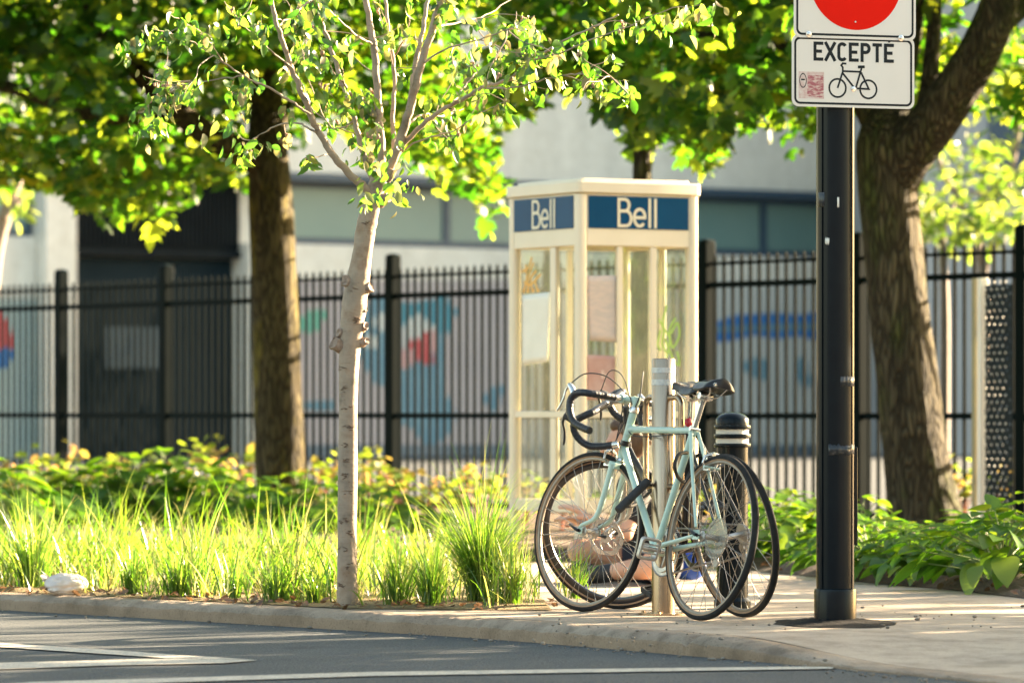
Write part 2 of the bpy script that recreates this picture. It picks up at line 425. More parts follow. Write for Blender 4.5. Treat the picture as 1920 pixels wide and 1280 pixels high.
WM = {}
class MB:
    def __init__(self):
        self.v, self.f, self.mi, self.cur = [], [], [], 0
    def add(self, vs, fs):
        o = len(self.v)
        self.v += [Vector(p) for p in vs]
        self.f += [tuple(i + o for i in f) for f in fs]
        self.mi += [self.cur] * len(fs)
        return self
    def box(self, c, s, rot=None):
        c = Vector(c)
        hx, hy, hz = s[0] / 2, s[1] / 2, s[2] / 2
        vs = [Vector((x, y, z)) for x in (-hx, hx) for y in (-hy, hy) for z in (-hz, hz)]
        if rot is not None:
            vs = [rot @ p for p in vs]
        return self.add([p + c for p in vs], [(0, 1, 3, 2), (4, 6, 7, 5), (0, 4, 5, 1), (2, 3, 7, 6), (0, 2, 6, 4), (1, 5, 7, 3)])
    def box2(self, a, b):
        return self.box([(a[i] + b[i]) / 2 for i in range(3)], [abs(b[i] - a[i]) for i in range(3)])
    def tube(self, pts, r, n=10, cap=True, closed=False, flat=1.0):
        pts = [Vector(p) for p in pts]
        if isinstance(r, (int, float)):
            r = [r] * len(pts)
        elif len(r) != len(pts):
            r = lerp_list(list(r), len(pts))
        m = len(pts)
        tang = []
        for i in range(m):
            if closed:
                t = pts[(i + 1) % m] - pts[i - 1]
            else:
                t = pts[min(i + 1, m - 1)] - pts[max(i - 1, 0)]
            tang.append(t.normalized() if t.length > 1e-9 else Vector((0, 0, 1)))
        ref = Vector((0, 0, 1)) if abs(tang[0].z) < 0.9 else Vector((1, 0, 0))
        u = tang[0].cross(ref).normalized()
        vs = []
        for i in range(m):
            u = (u - tang[i] * u.dot(tang[i])).normalized()
            w_ = tang[i].cross(u)
            for k in range(n):
                a = 2 * math.pi * k / n
                vs.append(pts[i] + (u * math.cos(a) + w_ * math.sin(a) * flat) * r[i])
        fs = []
        for i in range(m if closed else m - 1):
            j = (i + 1) % m
            for k in range(n):
                l = (k + 1) % n
                fs.append((i * n + k, i * n + l, j * n + l, j * n + k))
        if cap and not closed:
            fs.append(tuple(range(n - 1, -1, -1)))
            fs.append(tuple((m - 1) * n + k for k in range(n)))
        return self.add(vs, fs)
    def lathe(self, prof, n=24, M_=None, closed=False):
        vs, fs = [], []
        for (r, h) in prof:
            for k in range(n):
                a = 2 * math.pi * k / n
                vs.append(Vector((r * math.cos(a), r * math.sin(a), h)))
        m = len(prof)
        for i in range(m if closed else m - 1):
            j = (i + 1) % m
            for k in range(n):
                l = (k + 1) % n
                fs.append((i * n + k, i * n + l, j * n + l, j * n + k))
        if not closed:
            if prof[0][0] > 1e-6:
                fs.append(tuple(range(n - 1, -1, -1)))
            if prof[-1][0] > 1e-6:
                fs.append(tuple((m - 1) * n + k for k in range(n)))
        if M_ is not None:
            vs = [M_ @ p for p in vs]
        return self.add(vs, fs)
    def ball(self, c, r, nu=14, nv=9, M_=None):
        if isinstance(r, (int, float)):
            r = (r, r, r)
        vs, fs = [], []
        vs.append(Vector((0, 0, -1)))
        for j in range(1, nv):
            p = -math.pi / 2 + math.pi * j / nv
            for k in range(nu):
                a = 2 * math.pi * k / nu
                vs.append(Vector((math.cos(p) * math.cos(a), math.cos(p) * math.sin(a), math.sin(p))))
        vs.append(Vector((0, 0, 1)))
        for k in range(nu):
            l = (k + 1) % nu
            fs.append((0, 1 + l, 1 + k))
            fs.append((len(vs) - 1, 1 + (nv - 2) * nu + k, 1 + (nv - 2) * nu + l))
            for j in range(nv - 2):
                fs.append((1 + j * nu + k, 1 + j * nu + l, 1 + (j + 1) * nu + l, 1 + (j + 1) * nu + k))
        vs = [Vector((p.x * r[0], p.y * r[1], p.z * r[2])) for p in vs]
        if M_ is not None:
            vs = [M_ @ p for p in vs]
        return self.add([p + Vector(c) for p in vs], fs)
    def prism(self, out, z0, z1, M_=None, bottom=True):
        n = len(out)
        vs = [Vector((x, y, z0)) for x, y in out] + [Vector((x, y, z1)) for x, y in out]
        fs = [tuple(n + i for i in range(n))]
        if bottom:
            fs.append(tuple(range(n - 1, -1, -1)))
        for i in range(n):
            j = (i + 1) % n
            fs.append((i, j, n + j, n + i))
        if M_ is not None:
            vs = [M_ @ p for p in vs]
        return self.add(vs, fs)
    def ring(self, outer, inner, z0, z1, M_=None):
        n = len(outer)
        vs = [Vector((x, y, z)) for z in (z0, z1) for o in (outer, inner) for x, y in o]
        fs = []
        for i in range(n):
            j = (i + 1) % n
            fs += [(2 * n + i, 2 * n + j, 3 * n + j, 3 * n + i), (i, j, 2 * n + j, 2 * n + i), (n + j, n + i, 3 * n + i, 3 * n + j), (j, i, n + i, n + j)]
        if M_ is not None:
            vs = [M_ @ p for p in vs]
        return self.add(vs, fs)
    def stroke(self, pts, wd, z0, z1, M_=None, closed=False, end=0.0):
        """a pen stroke of even width as a thin solid"""
        p = [Vector((a[0], a[1], 0)) for a in pts]
        if end and not closed:
            p[0] = p[0] + (p[0] - p[1]).normalized() * end
            p[-1] = p[-1] + (p[-1] - p[-2]).normalized() * end
        m = len(p)
        L, Rr = [], []
        for i in range(m):
            if closed:
                a, b = (p[i] - p[i - 1]).normalized(), (p[(i + 1) % m] - p[i]).normalized()
            else:
                a = (p[i] - p[i - 1]).normalized() if i else (p[1] - p[0]).normalized()
                b = (p[i + 1] - p[i]).normalized() if i < m - 1 else a
            na, nb = Vector((-a.y, a.x, 0)), Vector((-b.y, b.x, 0))
            nn = na + nb
            nn = nn.normalized() if nn.length > 1e-6 else na
            k = min(1.0 / max(nn.dot(na), 0.35), 2.2)
            L.append(p[i] + nn * wd / 2 * k)
            Rr.append(p[i] - nn * wd / 2 * k)
        vs = []
        for z in (z0, z1):
            for s in (L, Rr):
                vs += [Vector((q.x, q.y, z)) for q in s]
        fs = []
        for i in range(m if closed else m - 1):
            j = (i + 1) % m
            fs += [(3 * m + i, 3 * m + j, 2 * m + j, 2 * m + i), (i, 2 * m + i, 2 * m + j, j), (m + j, 3 * m + j, 3 * m + i, m + i)]
        if not closed:
            fs += [(0, m, 3 * m, 2 * m), (m - 1, 3 * m - 1, 4 * m - 1, 2 * m - 1)]
        if M_ is not None:
            vs = [M_ @ q for q in vs]
        return self.add(vs, fs)
    def xf(self, Mx):
        self.v = [Mx @ p for p in self.v]
        return self
    def build(self, name, mat, parent=None, local=True, smooth=38, bevel=0):
        me = bpy.data.meshes.new(name)
        vs = self.v
        if parent is not None and not local:
            inv = WM[parent].inverted()
            vs = [inv @ p for p in vs]
        me.from_pydata([tuple(p) for p in vs], [], self.f)
        mats = mat if isinstance(mat, (list, tuple)) else [mat]
        for x in mats:
            me.materials.append(x)
        if len(mats) > 1:
            me.polygons.foreach_set('material_index', self.mi)
        bm = bmesh.new()
        bm.from_mesh(me)
        bmesh.ops.recalc_face_normals(bm, faces=bm.faces)
        bm.to_mesh(me)
        bm.free()
        if smooth:
            me.polygons.foreach_set('use_smooth', [True] * len(me.polygons))
            me.set_sharp_from_angle(angle=R(smooth))
        me.update()
        o = bpy.data.objects.new(name, me)
        C.objects.link(o)
        if parent is not None:
            o.parent = parent
            WM[o] = WM[parent]
        else:
            WM[o] = Matrix.Identity(4)
        if bevel:
            b = o.modifiers.new('bevel', 'BEVEL')
            b.width = bevel
            b.segments = 2
            b.limit_method = 'ANGLE'
            b.angle_limit = R(40)
        return o

def np_mesh(name, V, faces, mat, parent=None, local=True, smooth=True):
    """V: (n,k,3) copies of a template whose faces index 0..k-1"""
    n, k, _ = V.shape
    me = bpy.data.meshes.new(name)
    flat = V.reshape(-1, 3)
    if parent is not None and not local:
        inv = np.array(WM[parent].inverted())
        flat = flat @ inv[:3, :3].T + inv[:3, 3]
    me.vertices.add(n * k)
    me.vertices.foreach_set('co', flat.astype(np.float32).ravel())
    loop = np.concatenate([np.array(f, dtype=np.int64) for f in faces])
    sizes = np.array([len(f) for f in faces])
    loops = (loop[None, :] + (np.arange(n) * k)[:, None]).ravel()
    starts = np.concatenate([[0], np.cumsum(sizes)[:-1]])
    st = (starts[None, :] + (np.arange(n) * len(loop))[:, None]).ravel()
    me.loops.add(len(loops))
    me.loops.foreach_set('vertex_index', loops.astype(np.int32))
    me.polygons.add(n * len(faces))
    me.polygons.foreach_set('loop_start', st.astype(np.int32))
    me.polygons.foreach_set('use_smooth', np.full(n * len(faces), smooth))
    me.update(calc_edges=True)
    me.validate()
    me.materials.append(mat)
    o = bpy.data.objects.new(name, me)
    C.objects.link(o)
    if parent is not None:
        o.parent = parent
        WM[o] = WM[parent]
    else:
        WM[o] = Matrix.Identity(4)
    return o

def thing(name, label, cat, loc=(0, 0, 0), rot=None, group=None):
    o = bpy.data.objects.new(name, None)
    o.empty_display_size = 0.1
    C.objects.link(o)
    m = Matrix.Translation(Vector(loc))
    if rot is not None:
        m = m @ rot.to_4x4()
    o.matrix_world = m
    WM[o] = m
    o['label'] = label
    o['category'] = cat
    if group:
        o['group'] = group
    return o

def tag(o, label=None, cat=None, group=None, kind=None):
    if label: o['label'] = label
    if cat: o['category'] = cat
    if group: o['group'] = group
    if kind: o['kind'] = kind
    return o

def copy_tree(o, loc, rotz, scale=1.0, label=None):
    r = o.copy()
    C.objects.link(r)
    r.matrix_world = Matrix.Translation(Vector(loc)) @ Matrix.Rotation(rotz, 4, 'Z') @ Matrix.Diagonal((scale, scale, scale, 1))
    if label:
        r['label'] = label
    for ch in list(o.children):
        c = ch.copy()
        C.objects.link(c)
        c.parent = r
        for g in ch.children:
            d = g.copy()
            C.objects.link(d)
            d.parent = c
    return r

def frame(o, x, y):
    """matrix with columns x, y, x cross y and origin o"""
    x, y = Vector(x).normalized(), Vector(y).normalized()
    z = x.cross(y)
    return Matrix(((x.x, y.x, z.x, o[0]), (x.y, y.y, z.y, o[1]), (x.z, y.z, z.z, o[2]), (0, 0, 0, 1)))

def rot_batch(normal, spin):
    """(n,3) normals and spin angles -> (n,3,3), template z along the normal"""
    n = normal / np.linalg.norm(normal, axis=1, keepdims=True)
    ref = np.where(np.abs(n[:, 2:3]) > 0.95, np.array([[1.0, 0, 0]]), np.array([[0, 0, 1.0]]))
    a = np.cross(ref, n)
    a /= np.linalg.norm(a, axis=1, keepdims=True)
    b = np.cross(n, a)
    c, s = np.cos(spin)[:, None], np.sin(spin)[:, None]
    return np.stack([a * c + b * s, -a * s + b * c, n], axis=2)

def cloud(tv, pos, normal, spin, size, curl=None):
    Rm = rot_batch(normal, spin)
    T = np.repeat(tv[None], len(pos), 0)
    if curl is not None:
        T = T.copy()
        T[:, :, 2] += curl[:, None] * (T[:, :, 0] ** 2 + T[:, :, 1] ** 2)
    T = T * size[:, None, None]
    return np.einsum('nij,nkj->nki', Rm, T) + pos[:, None, :]

# leaf templates, stem end at origin, tip along +y
def maple_template():
    half = [(0.05, 0.10), (0.30, 0.02), (0.42, 0.16), (0.55, 0.30), (0.36, 0.36), (0.50, 0.62), (0.30, 0.58), (0.20, 0.66), (0.18, 0.82)]
    out = [(0, 0.06)] + half + [(0, 1.0)] + [(-x, y) for x, y in reversed(half)]
    v = [(0, 0.38, 0.03)] + [(x, y, -0.10 * abs(x)) for x, y in out]
    n = len(out)
    return np.array(v), [(0, 1 + i, 1 + (i + 1) % n) for i in range(n)]

def ovate_template(wd=0.5, fold=0.25, k=4, droop=0.0, heart=False):
    v, f = [], []
    prof = [0.0, 0.75, 1.0, 0.72, 0.0] if not heart else [0.55, 1.0, 0.92, 0.6, 0.0]
    ys = [0.0, 0.22, 0.48, 0.76, 1.0] if not heart else [-0.06, 0.16, 0.45, 0.76, 1.0]
    for y, p in zip(ys, prof):
        z = -droop * y * y
        yc = y if not (heart and y < 0) else 0.02
        v += [(-p * wd / 2, y, z + fold * p * wd / 2), (0, yc, z), (p * wd / 2, y, z + fold * p * wd / 2)]
    for i in range(4):
        a = 3 * i
        f += [(a, a + 1, a + 4, a + 3), (a + 1, a + 2, a + 5, a + 4)]
    return np.array(v), f

TM = maple_template()
TO = ovate_template(0.55, 0.3, droop=0.18)

def blades(base, az, length, lean, curve, width, seg=6):
    """curved tapering grass blades as (n,2*(seg+1),3)"""
    n = len(base)
    t = np.linspace(0, 1, seg + 1)
    ang = lean[:, None] + curve[:, None] * t[None, :] ** 1.4
    ds = length[:, None] / seg
    hx = np.cumsum(np.sin(ang) * ds, axis=1) - np.sin(ang[:, :1]) * ds
    hz = np.cumsum(np.cos(ang) * ds, axis=1) - np.cos(ang[:, :1]) * ds
    dirx, diry = np.cos(az)[:, None], np.sin(az)[:, None]
    cx = base[:, 0:1] + hx * dirx
    cy = base[:, 1:2] + hx * diry
    cz = base[:, 2:3] + hz
    wv = width[:, None] * (1 - t[None, :] ** 1.8) * (0.55 + 0.45 * np.minimum(t * 4, 1))[None, :] + 0.0004
    tw = az + RNG.uniform(-0.9, 0.9, n)
    sx, sy = -np.sin(tw)[:, None] * wv / 2, np.cos(tw)[:, None] * wv / 2
    V = np.empty((n, 2 * (seg + 1), 3))
    V[:, 0::2] = np.stack([cx - sx, cy - sy, cz], 2)
    V[:, 1::2] = np.stack([cx + sx, cy + sy, cz], 2)
    Fc = [(2 * i, 2 * i + 1, 2 * i + 3, 2 * i + 2) for i in range(seg)]
    return V, Fc
# ================================================================== GROUND
ZR = -0.075
def sheet(name, pts, z, mat, div=None):
    mb = MB()
    mb.add([(p[0], p[1], z) for p in pts], [tuple(range(len(pts)))])
    o = mb.build(name, mat, smooth=0)
    tag(o, kind='structure')
    return o

sheet('ground', [(-600, -200), (600, -200), (600, 1200), (-600, 1200)], ZR - 0.06, M['asphalt'])

# kerb line (front foot of the kerb, on the road), from photo measurements
kp = [G(x, y, ZR) for x, y in [(0, 1143), (350, 1163), (700, 1184), (893, 1196), (1084, 1211), (1275, 1227.5), (1420, 1240), (1566, 1253), (1760, 1272), (1960, 1294)]]
d0 = (kp[0] - kp[1]).normalized()
d1 = (kp[-1] - kp[-2]).normalized()
kerb_line = [kp[0] + d0 * 40, kp[0] + d0 * 8] + kp + [kp[-1] + d1 * 8]
KL = smooth_path([kp[0] + d0 * 3] + kp + [kp[-1] + d1 * 1.0], 60)
KL = [kerb_line[0], kerb_line[1]] + KL + [kerb_line[-1]]
def kerb_h(X):
    """height of the kerb: drops for the ramp on the right"""
    t = min(max((X - 0.66) / 0.62, 0), 1)
    t = t * t * (3 - 2 * t)
    return 0.075 * (1 - t) + 0.012 * t
KN = []
for i, p in enumerate(KL):
    a, b = KL[max(i - 1, 0)], KL[min(i + 1, len(KL) - 1)]
    t = (b - a).normalized()
    KN.append(Vector((-t.y, t.x, 0)))     # inward: away from the road
KN = [n if n.y > 0 else -n for n in KN]

# road sheet: in front of the kerb
mb = MB()
vs, fs = [], []
for p, n in zip(KL, KN):
    q = p + n * 0.05
    vs += [(q.x, q.y, ZR), (q.x, q.y - 1.2, ZR), (q.x - 6, q.y - 14, ZR)]
for i in range(len(KL) - 1):
    a = 3 * i
    fs += [(a, a + 3, a + 4, a + 1), (a + 1, a + 4, a + 5, a + 2)]
# a wide apron so that the road reaches under and behind the camera
mb.add(vs, fs)
o = mb.build('road', M['asphalt'], smooth=0)
tag(o, kind='structure')

# kerb: rough concrete stone with a worn, rounded arris
KW = 0.17
mb = MB()
vs, fs = [], []
K = 11
ph = np.cumsum([0] + [(KL[i + 1] - KL[i]).length for i in range(len(KL) - 1)])
from mathutils import noise as mnoise
def nz(x, y, z=0.0):
    return mnoise.noise(Vector((x, y, z)))
for i, (p, n) in enumerate(zip(KL, KN)):
    h = kerb_h(p.x) - ZR - 0.075
    top = ZR + kerb_h(p.x)
    s = ph[i]
    er = 0.012 * nz(s * 3.1, 0.3) + 0.012 * nz(s * 11, 1.7) + 0.010 * nz(s * 31, 4.7)
    dj = min(abs(p.x - 0.640), abs(p.x + 0.143) * 1.6, abs(p.x + 1.75) * 1.6)
    er += 0.022 * max(0, 1 - dj / 0.02)
    hh = kerb_h(p.x)
    prof = [(0.0, -0.02), (0.004, hh * 0.45), (0.010 + 0.3 * er, hh * 0.60), (0.018 + er, hh * 0.74), (0.034 + er, hh * 0.88), (0.055 + er, hh * 0.96), (0.085, hh * 0.995), (0.12, hh), (KW - 0.01, hh), (KW - 0.002, hh - 0.004), (KW, hh - 0.05)]
    for j, (v_, z) in enumerate(prof):
        q = p + n * v_
        zz = ZR + z + (0.006 * nz(s * 17, j * 1.3) + 0.004 * nz(s * 47, j * 2.1) if 2 <= j <= 6 else 0) - (0.012 * max(0, 1 - dj / 0.014) if 2 <= j <= 9 else 0)
        vs.append((q.x, q.y, zz))
for i in range(len(KL) - 1):
    for j in range(K - 1):
        fs.append((i * K + j, (i + 1) * K + j, (i + 1) * K + j + 1, i * K + j + 1))
mb.add(vs, fs)
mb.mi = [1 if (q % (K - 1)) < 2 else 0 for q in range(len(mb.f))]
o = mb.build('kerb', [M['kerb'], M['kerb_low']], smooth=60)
tag(o, kind='structure')

# pavement: from the kerb back to the planting beds, one sheet following the kerb
mb = MB()
vs, fs = [], []
VV = [KW + 0.004, 0.3, 0.5, 0.75, 1.0, 1.4, 2.0, 3.0, 4.5, 7.0, 12.0]
for i, (p, n) in enumerate(zip(KL, KN)):
    dz0 = kerb_h(p.x) - 0.075
    for v_ in VV:
        q = p + n * v_
        t = min(max((v_ - KW) / 1.5, 0), 1)
        t = t * t * (3 - 2 * t)
        z = dz0 * (1 - t) + 0.002 * nz(q.x * 2, q.y * 2)
        if v_ == VV[-1]:
            z = 0
        vs.append((q.x, q.y, z - 0.001))
NVV = len(VV)
for i in range(len(KL) - 1):
    for j in range(NVV - 1):
        fs.append((i * NVV + j, (i + 1) * NVV + j, (i + 1) * NVV + j + 1, i * NVV + j + 1))
mb.add(vs, fs)
o = mb.build('pavement', M['concrete'], smooth=60)
tag(o, kind='structure')
# saw-cut joints in the pavement
mb = MB()
for a, b in [(G(1040, 1164), G(1960, 1181)), (G(1440, 1153), G(1940, 1149))]:
    dirv = (b - a)
    nn = Vector((-dirv.y, dirv.x, 0)).normalized() * 0.005
    k = 14
    vs, fs = [], []
    for i in range(k + 1):
        q = a + dirv * i / k
        jn = nn * (1 + 0.5 * nz(q.x * 9, q.y * 9))
        dzq = 0.006
        vs += [(q.x + jn.x, q.y + jn.y, dzq), (q.x - jn.x, q.y - jn.y, dzq)]
    for i in range(k):
        fs.append((2 * i, 2 * i + 1, 2 * i + 3, 2 * i + 2))
    mb.add(vs, fs)
M['joint'] = pm('joint_dirt', (0.09, 0.075, 0.06), (0.15, 0.13, 0.10), 0.95, vscale=40)

o = mb.build('pavement_joint', M['joint'], smooth=0)
tag(o, kind='structure')
# parking lot behind the fence, gently lying at road level
sheet('yard', [(-60, 34), (60, 34), (80, 140), (-60, 140)], ZR - 0.02, M['asphalt'])

# planting beds (soil sheets with real relief)
def soil_bed(name, poly, mat, amp=0.03, step=0.22, z0=0.012):
    xs = [p[0] for p in poly]; ys = [p[1] for p in poly]
    bm = bmesh.new()
    vv = [bm.verts.new((p[0], p[1], 0)) for p in poly]
    f = bm.faces.new(vv)
    def cut(axis, a, b):
        c = a + step
        while c < b:
            co = (c, 0, 0) if axis == 0 else (0, c, 0)
            no = (1, 0, 0) if axis == 0 else (0, 1, 0)
            bmesh.ops.bisect_plane(bm, geom=bm.verts[:] + bm.edges[:] + bm.faces[:], plane_co=co, plane_no=no)
            c += step
    cut(0, min(xs), max(xs)); cut(1, min(ys), max(ys))
    for v in bm.verts:
        edge = v.is_boundary
        v.co.z = 0.003 + (0 if edge else z0 + amp * (0.9 + nz(v.co.x * 1.9, v.co.y * 1.9) + 0.4 * nz(v.co.x * 6, v.co.y * 6)))
    me = bpy.data.meshes.new(name)
    bm.to_mesh(me); bm.free()
    me.materials.append(mat)
    me.polygons.foreach_set('use_smooth', [True] * len(me.polygons))
    o = bpy.data.objects.new(name, me)
    C.objects.link(o)
    tag(o, kind='structure')
    return o
LB = [G(-330, 1089), G(0, 1109), G(350, 1125), (G(652, 1141)), G(860, 1143), G(1035, 1144), G(1005, 1110), G(985, 1080), G(935, 1052), Vector((0.75, 33.5, 0)), Vector((-8.5, 46.5, 0)), Vector((-12, 30, 0))]
soil_bed('planting_soil', LB[:9] + [Vector((-3.2, 27.4, 0)), Vector((-8.0, 30.5, 0))], M['straw_soil'], 0.010, z0=0.003)
soil_bed('mulch_bed', [G(935, 1052), Vector((-0.6, 25.9, 0)), Vector((-3.2, 27.4, 0)), Vector((-8.0, 30.5, 0)), Vector((-10, 44, 0)), Vector((3.7, 31.8, 0)), Vector((5.8, 27.4, 0)), Vector((5.6, 24.5, 0)), G(1925, 1122), G(1800, 1107), G(1650, 1094), G(1540, 1083), G(1440, 1073), G(1330, 1058)], M['soil'], 0.05)

# road markings
M1 = []
def marking(pts):
    o = sheet('road_marking', [G(x, y, ZR + 0.005) for x, y in pts], ZR + 0.005, M['paint'])
marking([(-300, 1188), (0, 1204), (230, 1219), (330, 1226.5), (482, 1236), (310, 1232.5), (0, 1212), (-300, 1198)])
marking([(-300, 1254), (0, 1241.5), (200, 1236.2), (322, 1233.2), (482, 1236.6), (420, 1242), (200, 1246.5), (0, 1253.5), (-300, 1269)])
marking([(-300, 1301), (60, 1277.5), (700, 1258.5), (1300, 1250.5), (1500, 1248.6), (1566, 1249.2), (1560, 1252.6), (1300, 1256.5), (700, 1266), (60, 1286.5), (-300, 1311)])

# ================================================================== BUILDING (concrete depot across the yard)
BU = Vector((16.97, 12.8, 0)).normalized()
BO = Vector((-960 / F * 90, 90, ZR - 0.02))
bld = thing('building', 'long pale concrete building with blue-green windows and painted lower wall behind the fence', 'building', BO,
            Matrix(((BU.x, -BU.y, 0), (BU.y, BU.x, 0), (0, 0, 1))))
def bu(px):
    k = (px - 960) / F
    return (90 * k - BO.x) / (BU.x - BU.y * k)
def bs(px):
    return F / (90 + BU.y * bu(px))
def bz(px, py):
    return H - (py - HY) / bs(px) - BO.z
M['wall_concrete'] = concrete_mat('wall_concrete', (0.86, 0.81, 0.73), (0.78, 0.74, 0.67), 0.88, 0.1, True)
M['wall_paint'] = pm('painted_wall', (0.50, 0.44, 0.44), (0.45, 0.40, 0.41), 0.8, vscale=0.6)
M['wall_paint_green'] = pm('painted_wall_green', (0.40, 0.50, 0.49), (0.46, 0.53, 0.51), 0.8, vscale=0.6)
M['wall_white'] = pm('white_painted_wall', (0.62, 0.61, 0.58), (0.56, 0.56, 0.53), 0.8, vscale=0.5)
M['win_frame'] = pm('window_frame_blue', (0.03, 0.06, 0.10), (0.04, 0.07, 0.11), 0.4)
M['win_pane'] = pm('frosted_pane', (0.17, 0.27, 0.25), (0.14, 0.24, 0.23), 0.25, vscale=0.4, spec=0.6)
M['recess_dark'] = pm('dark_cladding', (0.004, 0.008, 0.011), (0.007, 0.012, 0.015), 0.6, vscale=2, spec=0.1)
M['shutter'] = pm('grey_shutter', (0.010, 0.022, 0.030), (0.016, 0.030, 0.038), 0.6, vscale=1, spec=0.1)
M['panel_blue'] = pm('pale_blue_panel', (0.030, 0.062, 0.085), (0.026, 0.055, 0.075), 0.5, vscale=0.5)
zw0, zw1 = 4.42, 5.72      # window band
uR0, uR1 = bu(140), bu(472)
u_end = bu(1700)
mb = MB()
mb.box2((-9, 0.0, zw1), (u_end, 8, 11.5))                      # upper wall
mb.box2((-9, 0.10, 0), (bu(72), 8, zw0))
mb.box2((uR1, 0.10, 0), (u_end, 8, zw0))
mb.box2((uR0 - 0.3, 0.9, 0), (uR1 + 0.3, 8, zw1))              # back of the recess
mb.box2((-9, 0.6, zw0), (bu(72), 8, zw1))
mb.box2((uR1, 0.6, zw0), (u_end, 8, zw1))
mb.build('wall', M['wall_concrete'], bld)
mb = MB()
mb.box2((bu(74), -0.25, 0), (bu(130), 0.8, zw1 + 0.3))
mb.box2((bu(132), -0.10, 0), (uR0, 0.85, zw1 - 0.2))
mb.build('pillar', M['wall_concrete'], bld, bevel=0.02)
# painted lower strips (a few millimetres of render on the wall)
def wall_patch(name, x0, y0, x1, y1, mat, off=0.004):
    mb = MB()
    zc = lambda px, py: max(bz(px, py), 0.0)
    a = [(bu(x0), zc(x0, y1)), (bu(x1), zc(x1, y1)), (bu(x1), zc(x1, y0)), (bu(x0), zc(x0, y0))]
    mb.prism(a, 0, off, Matrix(((1, 0, 0, 0), (0, 0, -1, 0.10), (0, 1, 0, 0), (0, 0, 0, 1))))
    return mb.build(name, mat, bld)
wall_patch('painted_band', 548, 525, 1330, 900, M['wall_paint'])
wall_patch('painted_band', 1332, 525, 1690, 900, M['wall_white'])
wall_patch('painted_band', -60, 560, 72, 900, M['wall_paint_green'])
M['dado'] = pm('grey_dado', (0.17, 0.21, 0.25), (0.13, 0.17, 0.21), 0.7, vscale=1)
wall_patch('dado', 548, 833, 1690, 900, M['dado'], 0.02)
# mural: loose abstract colour patches
def mural(blobs, mat, off):
    for k, pts in enumerate(blobs):
        mb = MB()
        mb.prism([(bu(x), bz(x, y)) for x, y in pts], 0, off + 0.001 * k, Matrix(((1, 0, 0, 0), (0, 0, -1, 0.10), (0, 1, 0, 0), (0, 0, 0, 1))))
        mb.build('mural', mat, bld)
def blob(cx, cy, rx, ry, seed, k=0.25, n=22):
    rr = random.Random(seed)
    ph = [rr.uniform(0, 6.28) for _ in range(3)]
    out = []
    for i in range(n):
        a = -2 * math.pi * i / n
        q = 1 + k * (0.5 * math.sin(2 * a + ph[0]) + 0.35 * math.sin(3 * a + ph[1]) + 0.3 * math.sin(5 * a + ph[2]))
        out.append((cx + rx * q * math.cos(a), cy + ry * q * math.sin(a)))
    return out
M['mural_blue'] = pm('mural_blue', (0.143, 0.279, 0.367), (0.196, 0.332, 0.403), 0.8, vscale=1)
M['mural_deep'] = pm('mural_deep_blue', (0.04, 0.17, 0.46), (0.05, 0.20, 0.50), 0.8, vscale=1)
M['mural_teal'] = pm('mural_teal', (0.073, 0.244, 0.332), (0.081, 0.279, 0.349), 0.8, vscale=1)
M['mural_red'] = pm('mural_red', (0.601, 0.103, 0.103), (0.539, 0.095, 0.103), 0.8, vscale=1)
M['mural_pink'] = pm('mural_pink', (0.601, 0.315, 0.315), (0.583, 0.367, 0.349), 0.8, vscale=1)
M['mural_green'] = pm('mural_green', (0.143, 0.420, 0.315), (0.179, 0.455, 0.349), 0.8, vscale=1)
M['mural_white'] = pm('mural_white', (0.66, 0.66, 0.62), (0.60, 0.62, 0.60), 0.8, vscale=1)
mural([blob(715, 640, 34, 95, 1), blob(800, 750, 52, 82, 2, 0.3), blob(822, 670, 20, 110, 5, 0.2)], M['mural_blue'], 0.012)
mural([blob(795, 590, 56, 32, 3, 0.3), blob(836, 590, 14, 45, 8)], M['mural_teal'], 0.016)
mural([blob(790, 625, 28, 38, 4), blob(720, 602, 14, 18, 11), blob(696, 640, 16, 14, 14)], M['mural_white'], 0.020)
mural([blob(800, 655, 20, 26, 6, 0.35), blob(783, 650, 14, 18, 7)], M['mural_red'], 0.024)
mural([blob(768, 672, 15, 20, 9), blob(815, 640, 10, 22, 10)], M['mural_pink'], 0.028)
mural([blob(588, 602, 26, 22, 12, 0.4)], M['mural_green'], 0.012)
mural([blob(602, 760, 30, 12, 13, 0.4), blob(930, 745, 18, 22, 33, .4)], M['mural_blue'], 0.014)
mural([blob(8, 625, 20, 34, 15, 0.3)], M['mural_red'], 0.012)
mural([blob(10, 670, 16, 22, 16, 0.3)], M['mural_deep'], 0.016)
mural([[(1338, 606), (1338, 642), (1372, 640), (1420, 628), (1460, 636), (1500, 630), (1545, 640), (1610, 634), (1650, 668), (1668, 660), (1668, 590), (1600, 586), (1540, 584), (1500, 590), (1460, 586), (1420, 588), (1385, 590)]][0:1], M['mural_deep'], 0.012)
mural([[(1345, 612), (1345, 622), (1520, 618), (1640, 616), (1640, 606), (1500, 606)]], M['mural_blue'], 0.016)
mural([blob(1425, 690, 22, 24, 21, 0.4), blob(1510, 700, 14, 26, 23, 0.4)], M['mural_blue'], 0.012)
